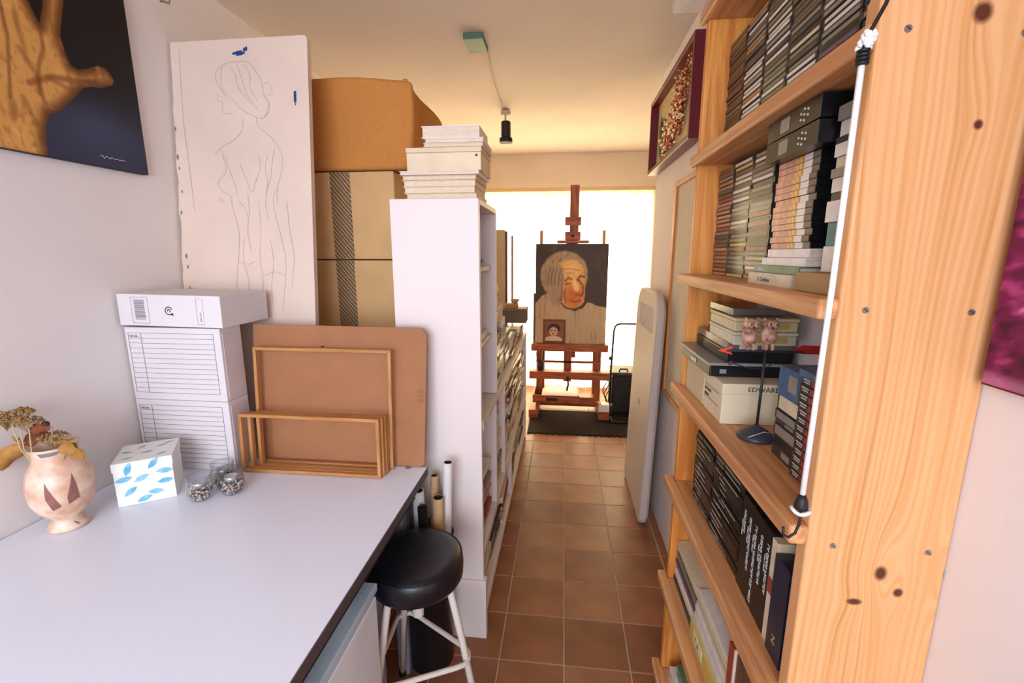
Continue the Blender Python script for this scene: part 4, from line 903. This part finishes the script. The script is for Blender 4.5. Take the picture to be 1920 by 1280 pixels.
def frame(lab, x0, x1, y0, tilt, H_, wd, dp, grp='bare wooden frames on the desk'):
    r0 = root('picture_frame', ((x0+x1)/2, y0, .7505), lab, 'picture frame', grp)
    def P(u, v, k): return (u, y0+math.sin(tilt)*v-math.cos(tilt)*dp*k, .7515+math.cos(tilt)*v+math.sin(tilt)*dp*k)
    for n_, p, m_ in (('rail', [(x0, 0), (x1, 0), (x1-wd, wd), (x0+wd, wd)], OAKX), ('rail', [(x0+wd, H_-wd), (x1-wd, H_-wd), (x1, H_), (x0, H_)], OAKX),
                      ('stile', [(x0, 0), (x0+wd, wd), (x0+wd, H_-wd), (x0, H_)], OAKZ), ('stile', [(x1-wd, wd), (x1, 0), (x1, H_), (x1-wd, H_-wd)], OAKZ)):
        build(n_, MB().prism(p, P), m_, r0, .0012)
    return r0
frame('large bare wooden frame leaning on the hardboard sheet', -1.035, -.553, 1.380, R(4), .405, .011, .016)
frame('small bare wooden frame, rearmost of three nested before the large one', -1.012, -.562, 1.352, R(2), .196, .011, .017)
frame('small bare wooden frame, middle of the three nested ones', -1.03, -.565, 1.334, R(2), .197, .011, .017)
frame('small bare wooden frame, front of the three nested ones', -1.05, -.57, 1.316, R(2), .199, .011, .017)
build('nail', MB().tube([(-.79, 1.41, 1.16), (-.79, 1.392, 1.163)], .002, 6), IR, cs)
build('cable_grommet', MB().lathe([(.011, 0), (.011, .002), (.0001, .0025)], (-.51, 1.388, .7502), 14), mat('grey_grommet', '#8d8a90'), dk)

# ------------------------------------------------------------------ hand painting and hook on the left wall
hp = root('hand_painting', (-1.4, 1.0, 1.72), 'unframed painting of an open golden hand on black and blue', 'painting')
box('canvas', (-1.4095, -1.389, .30, 1.458, 1.722, 2.44), mat('black_canvas_edge', '#1c1b22', .7), hp, .001)
HP = [(1.267, 2.152), (1.24, 2.052), (1.247, 2.01), (1.255, 1.985), (1.275, 1.979), (1.30, 1.99), (1.335, 2.011), (1.355, 2.014), (1.372, 2.006), (1.382, 1.987), (1.376, 1.972), (1.336, 1.951), (1.305, 1.945), (1.282, 1.934), (1.243, 1.889), (1.21, 1.855), (1.175, 1.832), (1.162, 1.80), (1.155, 1.76), (1.152, 1.70), (.85, 1.70), (.80, 1.95), (.70, 2.3), (.8, 2.42), (.95, 2.3), (1.0, 2.42), (1.13, 2.42), (1.14, 2.2), (1.165, 2.125), (1.191, 2.06), (1.208, 2.11), (1.215, 2.16), (1.23, 2.42), (1.29, 2.42), (1.28, 2.25)]
YW, ZW = 1.157, .716
def fhand(U, V):
    Y = .301+U*YW; Z = 1.723+V*ZW
    bg = mixc(np.zeros(U.shape+(3,))+np.array([.075, .055, .055]), (.20, .21, .30), ss(2.02, 1.78, Z)); bg = mixc(bg, (.27, .32, .42), np.exp(-((Y-1.3)**2/.012+(Z-1.83)**2/.004))*.6)
    sd = poly_sd(Y, Z, HP); t = np.clip(sd/.05, 0, 1)
    n = fnoise(Y, Z*.25, 120, 1); n2 = fnoise(Y, Z, 30, 2)
    sk = mixc(np.zeros(U.shape+(3,))+np.array([.42, .24, .10]), (.86, .62, .33), ss(0, .7, t)); sk = mixc(sk, (.52, .32, .14), ss(.15, .7, n)*.55); sk = mixc(sk, (.93, .74, .46), ss(.2, .7, n2)*.45)
    sk = mixc(sk, (.50, .27, .12), ss(.012, .002, seg_d(Y, Z, [(1.14, 1.90), (1.2, 1.935), (1.26, 1.945), (1.32, 1.962)]))*.6)
    sk = mixc(sk, (.45, .25, .10), ss(.009, .001, seg_d(Y, Z, [(1.191, 2.06), (1.19, 2.0), (1.17, 1.95), (1.16, 1.88)]))*.5)
    sk = mixc(sk, (.40, .22, .10), ss(.007, .001, seg_d(Y, Z, [(1.10, 2.2), (1.11, 2.0), (1.09, 1.85)]))*.5); sk = mixc(sk, (.40, .22, .10), ss(.007, .001, seg_d(Y, Z, [(1.05, 2.2), (1.07, 2.0), (1.06, 1.85)]))*.5)
    n3 = fnoise(Y, Z*.35, 260, 14); n4 = fnoise(Y, Z, 70, 15)
    sk = mixc(sk, (.46, .28, .12), ss(.1, .8, n3)*.45); sk = mixc(sk, (.96, .80, .54), ss(.35, .9, n4)*.35); sk = mixc(sk, (.55, .27, .13), ss(.3, .8, -n4)*.3)
    for L_ in ([(1.19, 1.93), (1.25, 1.915), (1.30, 1.935)], [(1.30, 1.955), (1.33, 1.965)], [(1.13, 1.98), (1.16, 1.93), (1.17, 1.86)], [(1.32, 2.0), (1.325, 1.97)], [(1.345, 2.0), (1.35, 1.985)], [(1.12, 1.86), (1.14, 1.80)]): sk = mixc(sk, (.42, .24, .10), ss(.011, .001, seg_d(Y, Z, L_))*.35)
    nail = np.hypot((Y-1.352)/.024, (Z-1.985)/.014); sk = mixc(sk, (.62, .38, .16), ss(.35, .1, np.abs(nail-1))*.5)
    return mixc(bg, (0, 0, 0), np.zeros(U.shape))*(1-ss(-.0015, .0015, sd))[..., None]+sk*ss(-.0015, .0015, sd)[..., None]
painted('picture', hp, (-1.3882, .301, 1.723), (0, YW, 0), (0, 0, ZW), 520, 320, fhand)
b = MB().tube([(-1.3876, 1.30+.006*i, 1.752+.006*math.sin(i*2.3)*math.exp(-i*.12)) for i in range(14)], .0012, 4); build('signature', b, mat('pale_signature', '#b9b3c4'), hp)
b = MB().tube([(-1.41, 1.628, 2.325), (-1.39, 1.628, 2.322), (-1.378, 1.628, 2.315), (-1.375, 1.628, 2.325), (-1.378, 1.628, 2.335)], .003, 8)
build('wall_hook', b, mat('brass_hook', '#9c8264', .4, metal=.5), smooth=True, label='small brass hook screwed high into the left wall', cat='hook')

# ------------------------------------------------------------------ ceiling fittings
box('junction_box', (-.482, -.39, 2.28, 2.43, 2.432, 2.4598), mat('sage_green_plastic', '#56705c', .5), label='small sage green junction box on the ceiling', cat='junction box', bevel=.002)
b = MB().tube([(-.40, 2.431, 2.453), (-.43, 2.85, 2.4555), (-.445, 3.40, 2.4555)], .004, 6); build('ceiling_cable', b, mat('painted_cable', '#dccbb4', .8), label='painted white cable running from junction box to spotlight', cat='cable')
sp_ = root('spotlight', (-.43, 3.4, 2.2), 'black cylindrical spotlight hanging from the ceiling', 'spotlight')
build('mount', MB().lathe([(.035, 0), (.035, .022), (.02, .03)][::1], (-.43, 3.44, 2.429), 20), mat('cream_mount', '#cbb79c', .6), sp_, smooth=True)
build('arm', MB().tube([(-.43, 3.44, 2.43), (-.43, 3.425, 2.40), (-.425, 3.42, 2.375)], .007, 8), mat('cream_mount', '#cbb79c'), sp_, smooth=True)
build('lamp_body', MB().lathe([(.0001, .155), (.030, .153), (.034, .145), (.034, .05), (.046, .042), (.047, .012), (.04, .01), (.036, .03), (.0001, .04)], (-.425, 3.42, 2.225), 24), BLACK, sp_, smooth=False)
build('lens', MB().ball((-.425, 3.42, 2.238), .037, 14, 8, sc=(1, 1, .5)), mat('frosted_lens', '#cfc8bc', .3), sp_, smooth=True)

# ------------------------------------------------------------------ stool, bin and rolls
st = root('stool', (-.405, 1.15, 0), 'round black padded stool with cream tubular legs by the desk corner', 'stool')
sx, sy, sz = -.412, 1.150, .60
VIN = mat('black_vinyl', '#141319', .32, (8, .1), (120, .12), spec=.5)
build('seat', MB().lathe([(.11, -.075), (.13, -.072), (.137, -.06), (.139, -.03), (.137, -.008), (.128, .003), (.10, .006), (.05, .004), (.0001, .003)], (sx, sy, sz), 48), VIN, st, smooth=True)
build('piping', MB().tube([(sx+.1345*math.cos(t*.1309), sy+.1345*math.sin(t*.1309), sz-.002) for t in range(48)], .0022, 6, closed=True), VIN, st, smooth=True)
CRM = mat('cream_enamel', '#e3d6c8', .35, (12, .06))
feet = []
for a in (-8, 128, 238):
    c, s = math.cos(R(a)), math.sin(R(a)); p = [(sx+c*r0, sy+s*r0, z_) for r0, z_ in ((.045, .528), (.085, .525), (.105, .50), (.135, .36), (.20, .012))]
    o = build('leg', MB().tube(p, .0105, 12), CRM, st, smooth=True); feet.append((c, s))
    build('rubber_foot', MB().lathe([(.013, 0), (.013, .022), (.0001, .022)], (sx+c*.201, sy+s*.201, 0.0005), 12), RB, o, smooth=True)
ring = []
for i, a in enumerate((-8, 128, 238)):
    for d, r0 in ((-16, .135), (-8, .152), (0, .157), (8, .152), (16, .135)): ring.append((sx+math.cos(R(a+d))*r0, sy+math.sin(R(a+d))*r0, .28))
build('footrest', MB().tube(ring, .0078, 10, closed=True), CRM, st, smooth=True)
build('centre_post', MB().tube([(sx, sy, .54), (sx, sy, .40)], .017, 16), CRM, st)
bn = root('waste_bin', (-.475, 1.37, 0), 'tall black cylindrical bin behind the stool holding rolled papers', 'bin')
build('shell', MB().lathe([(.078, .001), (.082, .006), (.092, .50), (.094, .505), (.089, .505), (.08, .03), (.0001, .03)], (-.455, 1.393, 0), 32), BLACK, bn, smooth=True)
def roll(x, y, x2, y2, zt, r0, m_, lab, core=True, zb=.04):
    b = MB(); p0 = Vector((x+.012, y+.015, zb)); p1 = Vector((x2, y2, zt)); d = (p1-p0).normalized(); M_ = d.to_track_quat('Z', 'Y').to_matrix(); Lh = (p1-p0).length
    b.lathe([(r0, 0), (r0, Lh), (r0-.003, Lh), (r0-.003, Lh-.08), (.0001, Lh-.08)], p0, 20, M=M_)
    k = [i for i, f in enumerate(b.f) if False]
    for i in range(len(b.m)): b.m[i] = 0 if i < 40 else 1
    return build('paper_roll', b, [m_, DARK], label=lab, cat='paper roll', group='paper rolls in the bin', smooth=False)
roll(-.418, 1.39, -.378, 1.415, .765, .0165, mat('white_roll', '#e9e2dc', .6), 'tallest white paper roll in the bin beside the white bookcase')
roll(-.43, 1.36, -.405, 1.375, .655, .019, mat('kraft_roll', '#d3a878', .7, (30, .2)), 'tan kraft paper roll in the bin right of the black tube')
roll(-.45, 1.345, -.448, 1.335, .64, .017, BLACK, 'black tube with dark hollow end in the bin')
roll(-.475, 1.36, -.478, 1.385, .67, .020, mat('white_roll', '#e9e2dc'), 'short white paper roll left of the black tube')
roll(-.50, 1.365, -.50, 1.40, .62, .018, mat('grey_roll', '#4a4750', .5), 'dark grey roll nearest the desk edge in the bin')
roll(-.46, 1.405, -.435, 1.44, .70, .014, mat('kraft_roll', '#d3a878'), 'thin tan roll behind the short white one')

# ------------------------------------------------------------------ far end: mat, easel, portrait, trolley
b = MB(); e = []; x = -.27
while x < 1.15: e += [(x, 3.55), (x+.022, 3.55), (x+.028, 3.563), (x+.046, 3.563)]; x += .05
poly = e+[(1.16, 3.55), (1.16, 4.12), (-.27, 4.12)]
build('rubber_mat', MB().prism(poly, lambda u, v, k: (u, v, .001+.009*k)), mat('dark_rubber', '#2c2523', .9, (80, .1), (200, .2), spec=.1), label='dark rubber floor mat with jigsaw edge before the easel', cat='mat')
es = root('easel', (.07, 4.1, 0), 'large wooden studio easel carrying the portrait before the curtain', 'easel')
def eb(n_, d, m_=None, bv=.003, parent=None): return box(n_, d, m_ or (BROWNX if (d[1]-d[0]) > (d[5]-d[4]) else BROWNW), parent or es, bv)
eb('foot', (-.285, -.20, 3.90, 4.45, .0115, .085)); eb('foot', (.335, .43, 3.90, 4.45, .0115, .085))
eb('post', (-.232, -.155, 4.12, 4.17, .0855, .60)); eb('post', (.285, .36, 4.12, 4.17, .0855, .60)); eb('mast', (.02, .092, 4.10, 4.13, .30, 1.60))
eb('mast', (.047, .125, 4.135, 4.165, .52, 2.045)); eb('clamp_block', (.007, .145, 4.09, 4.134, 1.705, 1.775)); eb('clamp_block', (.007, .142, 4.085, 4.134, 1.578, 1.65))
eb('top_grip', (-.058, .215, 4.06, 4.134, 1.551, 1.576)); eb('crossbar', (-.235, .36, 4.10, 4.119, .475, .497)); eb('tray', (-.29, .43, 4.0, 4.1, .345, .415)); eb('ledge', (-.275, .41, 4.02, 4.12, .60, .665))
eb('base_crossbar', (-.20, .335, 4.20, 4.25, .03, .085))
eb('side_stick', (-.212, -.185, 4.14, 4.155, .60, 1.665), OAKZ); eb('side_stick', (.335, .362, 4.14, 4.155, .60, 1.665), OAKZ)
build('knob', MB().lathe([(.011, 0), (.013, .006), (.009, .014), (.0001, .015)], (.075, 4.084, 1.615), 12, M=Matrix.Rotation(R(90), 3, 'X')), DARK, es, smooth=True)
build('crank', MB().tube([(.06, 4.0, .37), (.06, 3.965, .36), (.065, 3.96, .31), (.055, 3.96, .275), (.055, 3.93, .27)], .009, 8), BLACK, es, smooth=True)
# artist drawer under the tray
ab = root('sketch_box', (-.03, 4.0, .15), 'wooden artist drawer box under the easel tray with paper on it', 'box')
for d in ((-.25, .165, 3.9, 3.915, .155, .225), (-.25, .165, 4.165, 4.18, .155, .225), (-.25, -.235, 3.915, 4.165, .155, .225), (.15, .165, 3.915, 4.165, .155, .225)): eb('side', d, parent=ab)
box('bottom', (-.235, .15, 3.915, 4.165, .155, .163), BROWNX, ab, 0); box('handle', (-.13, -.03, 3.895, 3.8995, .175, .2), DARK, ab, .001)
for x in (-.22, .33): build('shelf_peg', MB().box(x, x+.03, 3.92, 4.0, .0855, .154), BROWNW, ab if x < 0 else es, .002)
build('shelf_rail', MB().box(.17, .335, 3.96, 4.0, .13, .155), BROWNX, es, .002)
box('sheet_of_paper', (-.17, .15, 3.895, 4.16, .2255, .2275), mat('drawing_paper', '#efe4e2', .7), bevel=0, label='white paper lying on the artist drawer box', cat='paper')
box('wooden_tray', (.16, .30, 3.98, 4.10, .1605, .19), BROWNX, label='small brown wooden tray beside the paper under the easel', cat='tray')
# portrait
pt = root('portrait_painting', (.07, 4.08, .666), 'unfinished oil portrait of a white-haired person, hand raised to head, on the easel', 'painting')
box('canvas', (-.243, .385, 4.061, 4.081, .6665, 1.548), mat('canvas_edge', '#6d6050', .8), pt, .001)
def fport(U, V):
    X = U; Y = V*1.40     # width 1, height 1.4
    X = X+.012*fnoise(U*10, V*10, 3, 8); Y = Y+.012*fnoise(U*10, V*10, 3, 9)
    C = np.zeros(U.shape+(3,))+np.array([.27, .22, .19]); C = mixc(C, (.40, .36, .32), ss(.1, .8, fnoise(U*3, V*3, 6, 3))*.5)
    robe = [(-.05, 0), (-.05, .52), (.03, .62), (.12, .70), (.2, .74), (.3, .66), (.42, .56), (.55, .48), (.66, .52), (.74, .60), (.86, .555), (1.05, .51), (1.05, 0)]
    m = ss(-.006, .006, poly_sd(X, Y, robe)); C = mixc(C, (.74, .64, .50), m)
    st_ = ss(.15, .8, fnoise(U*20, V*3, 6, 12)); C = mixc(C, (.53, .46, .36), m*st_*.8); C = mixc(C, (.82, .74, .62), m*ss(.3, .8, fnoise(U*9, V*4, 6, 31))*.5)
    hair = np.hypot((X-.40)/.335, (Y-.97)/.335); hm = ss(1.04, .94, hair); C = mixc(C, (.68, .59, .46), hm)
    C = mixc(C, (.45, .38, .29), hm*ss(0, .7, fnoise(U*24, V*9, 5, 21))*.75); C = mixc(C, (.86, .78, .64), hm*ss(.3, .8, fnoise(U*20, V*14, 6, 22))*.5)
    face = [(.32, 1.14), (.45, 1.19), (.58, 1.18), (.66, 1.08), (.69, .90), (.70, .72), (.69, .60), (.62, .53), (.52, .50), (.42, .53), (.37, .60), (.385, .80), (.38, .98)]
    f = ss(-.012, .012, poly_sd(X, Y, face)); C = mixc(C, (.85, .62, .34), f); C = mixc(C, (.94, .78, .48), f*ss(.24, .04, np.hypot(X-.50, Y-1.05))); C = mixc(C, (.80, .45, .20), f*ss(.24, .03, np.hypot(X-.55, Y-.66))); C = mixc(C, (.68, .38, .17), f*ss(.1, .8, fnoise(U*12, V*16, 5, 44))*.6)
    C = mixc(C, (.93, .76, .44), f*ss(.2, .8, fnoise(U*10, V*14, 5, 45))*.6)
    for L_, w_, c in (([(.41, .90), (.46, .935), (.52, .90)], .02, (.50, .27, .12)), ([(.42, .86), (.49, .85)], .012, (.40, .2, .1)), ([(.58, .90), (.62, .96), (.68, .95)], .022, (.42, .20, .10)), ([(.60, .90), (.66, .84), (.67, .74), (.65, .68)], .022, (.50, .22, .10)), ([(.56, .70), (.62, .695), (.67, .72)], .014, (.52, .22, .10)),
                      ([(.42, .78), (.40, .68), (.43, .60)], .016, (.62, .32, .16)), ([(.48, .615), (.57, .60), (.65, .63)], .016, (.55, .24, .12)), ([(.36, .58), (.44, .51), (.55, .475), (.66, .52), (.72, .60)], .018, (.30, .18, .12)), ([(.375, .98), (.37, .80), (.36, .66), (.30, .60)], .02, (.30, .22, .16)),
                      ([(.40, 1.05), (.5, 1.06), (.62, 1.04)], .010, (.72, .46, .24)), ([(.42, 1.0), (.55, 1.0)], .008, (.72, .46, .24)), ([(.14, .66), (.12, .80), (.17, .95)], .012, (.36, .30, .24))):
        C = mixc(C, c, ss(w_, w_*.2, seg_d(X, Y, L_))*.8)
    C = mixc(C, (.97, .84, .52), ss(.055, .01, seg_d(X, Y, [(.54, .88), (.58, .78)]))*.9)
    hand = [(.24, .52), (.20, .66), (.12, .78), (.12, .95), (.17, 1.06), (.25, 1.12), (.33, 1.12), (.39, 1.06), (.385, .88), (.37, .72), (.34, .58)]
    h = ss(-.012, .012, poly_sd(X, Y, hand)); C = mixc(C, (.67, .58, .46), h*.9); C = mixc(C, (.46, .39, .31), h*ss(.1, .8, fnoise(U*22, V*6, 5, 51))*.6)
    for a in (.17, .22, .27, .32): C = mixc(C, (.38, .31, .25), ss(.010, .002, seg_d(X, Y, [(a, .84), (a+.005, .96), (a+.03, 1.07)]))*.7*h)
    return C
painted('picture', pt, (-.242, 4.0602, .6675), (.626, 0, 0), (0, 0, .879), 170, 240, fport)
# reference photograph clipped on the portrait
rp_ = root('small_portrait', (-.07, 4.05, .666), 'small brown framed child portrait resting against the big canvas', 'picture')
box('mount', (-.17, .03, 4.052, 4.0595, .6665, .885), mat('brown_mount', '#7a4526', .7), rp_, .001)
def fsmall(U, V):
    C = np.zeros(U.shape+(3,))+np.array([.52, .35, .25]); C = mixc(C, (.30, .16, .15), ss(1.05, .9, np.hypot((U-.48)/.36, (V-.66)/.27))); C = mixc(C, (.80, .64, .48), ss(1.05, .9, np.hypot((U-.46)/.24, (V-.50)/.24)))
    C = mixc(C, (.82, .74, .62), ss(1.05, .9, np.hypot((U-.45)/.5, (V-.05)/.22)))
    for x, y in ((.36, .55), (.54, .55), (.45, .38)): C = mixc(C, (.35, .18, .14), ss(.07, .03, np.hypot(U-x, (V-y)*1.4)))
    return C
painted('picture', rp_, (-.152, 4.0512, .69), (.164, 0, 0), (0, 0, .172), 50, 56, fsmall)
box('backing_board', (-.262, .375, 4.084, 4.092, .6665, 1.115), mat('grey_hardboard', '#6c6258', .8), bevel=.001, label='grey hardboard standing behind the portrait canvas', cat='board')
# brush pot on the tray
bpot = root('brush_pot', (-.19, 4.05, .4155), 'dark pot of paintbrushes standing at the left of the easel tray', 'brush pot')
build('pot', MB().lathe([(.028, 0), (.034, .05), (.032, .09), (.029, .09), (.028, .01), (.0001, .008)], (-.19, 4.05, .416), 18), mat('dark_pot', '#332824', .5), bpot, smooth=True)
rnd = random.Random(9)
for i in range(9):
    a = rnd.uniform(0, 6.28); t = rnd.uniform(.3, 1); top = (-.19+.06*t*math.cos(a)+.01, 4.05+.035*t*math.sin(a), .416+rnd.uniform(.15, .22)); base = (-.19+.015*t*math.cos(a), 4.05+.015*t*math.sin(a), .43)
    o = build('brush', MB().tube([base, top], .0028, 5), OAKZ if i % 2 else DARK, bpot); d = (Vector(top)-Vector(base)).normalized()
    build('bristles', MB().tube([top, tuple(Vector(top)+d*.022)], .005, 6, r2=.001), mat('bristle', '#5c4030', .8), o)
# items on the bookcase's far end
box('canvas_panel', (-.84, -.445, 3.50, 3.52, 0, 1.64), mat('cream_canvas_back', '#cfb98c', .8), bevel=.002, label='tall cream canvas standing behind the low bookcase', cat='canvas')
box('canvas_panel', (-.86, -.43, 3.53, 3.555, 0, 1.63), mat('oxblood_lacquer', '#6e1f2c'), bevel=.002, label='dark red edged panel standing behind the cream canvas', cat='canvas')
box('batten', (-.408, -.394, 3.60, 3.62, 0, 1.60), mat('tan_panel', '#b58a5c', .7), bevel=.001, label='thin tan wooden batten nearest the curtain behind the bookcase', cat='batten')
hb = root('storage_box', (-.33, 3.33, .96), 'grey brown storage box overhanging the far end of the low bookcase', 'box')
box('body', (-.44, -.262, 3.28, 3.44, .9645, 1.052), mat('taupe_box', '#6f6151', .6), hb, .003); box('lid', (-.443, -.259, 3.277, 3.443, 1.0525, 1.07), mat('taupe_lid', '#7d6d5b', .6), hb, .002)
box('small_box', (-.42, -.33, 3.31, 3.40, 1.0705, 1.10), mat('tan_panel', '#b58a5c'), bevel=.002, label='small tan box on the grey brown storage box', cat='box')
build('bowl', MB().lathe([(.014, 0), (.016, .003), (.03, .018), (.036, .032), (.033, .032), (.013, .008), (.0001, .007)], (-.352, 3.355, 1.1005), 20), mat('rose_glaze', '#c99a86', .4), smooth=True, label='small rosy bowl on the small tan box by the curtain', cat='bowl')
# trolley and black case at the right of the easel
tr_ = root('luggage_trolley', (.56, 4.0, 0), 'folding trolley with black tubular handle right of the easel', 'trolley')
b = MB().tube([(.435, 3.98, .02), (.437, 3.98, .45), (.45, 3.99, .80), (.458, 3.99, .838), (.475, 3.99, .858), (.50, 3.99, .864), (.70, 3.99, .866), (.725, 3.99, .855), (.735, 3.99, .83), (.74, 3.98, .45), (.742, 3.98, .02)], .0085, 10)
build('handle_tube', b, BLACK, tr_, smooth=True)
build('clamp', MB().box(.415, .45, 3.965, 3.995, .545, .575), BLACK, tr_, .003); build('base_plate', MB().box(.44, .74, 3.84, 3.98, .012, .024), BLACK, tr_, .003)
for x in (.463, .715):
    o = build('wheel', MB().lathe([(.03, -.012), (.055, -.012), (.058, 0), (.055, .012), (.03, .012), (.028, .004), (.028, -.004)][::1], (x, 4.02, .07), 24, M=Matrix.Rotation(R(90), 3, 'Y')), RB, tr_, smooth=True)
bs = root('tool_case', (.56, 4.25, .0), 'bulky black case standing behind the trolley on the mat', 'case')
box('body', (.46, .79, 4.10, 4.38, .0105, .37), mat('matt_black_case', '#1b1917', .6), bs, .02); box('lid', (.455, .795, 4.095, 4.385, .3705, .40), mat('grey_case_lid', '#4b463f', .5), bs, .008)
build('handle', MB().tube([(.53, 4.13, .40), (.535, 4.13, .425), (.60, 4.13, .425), (.605, 4.13, .40)], .008, 8), BLACK, bs, smooth=True)
b = MB()
for q in range(3): b.tube([(.42-.012*q+.02*math.sin(t*.8+q), 4.0+.01*q, .34-t*.026) for t in range(13)], .004, 6)
build('cable_loop', b, RB, smooth=True, label='black cables hanging down beside the easel and trolley', cat='cable')
box('white_carton', (.335, .43, 3.905, 4.0, .0855, .15), mat('print_white', PAL['white']), bevel=.002, label='small white carton with black mark on the right easel foot', cat='carton')
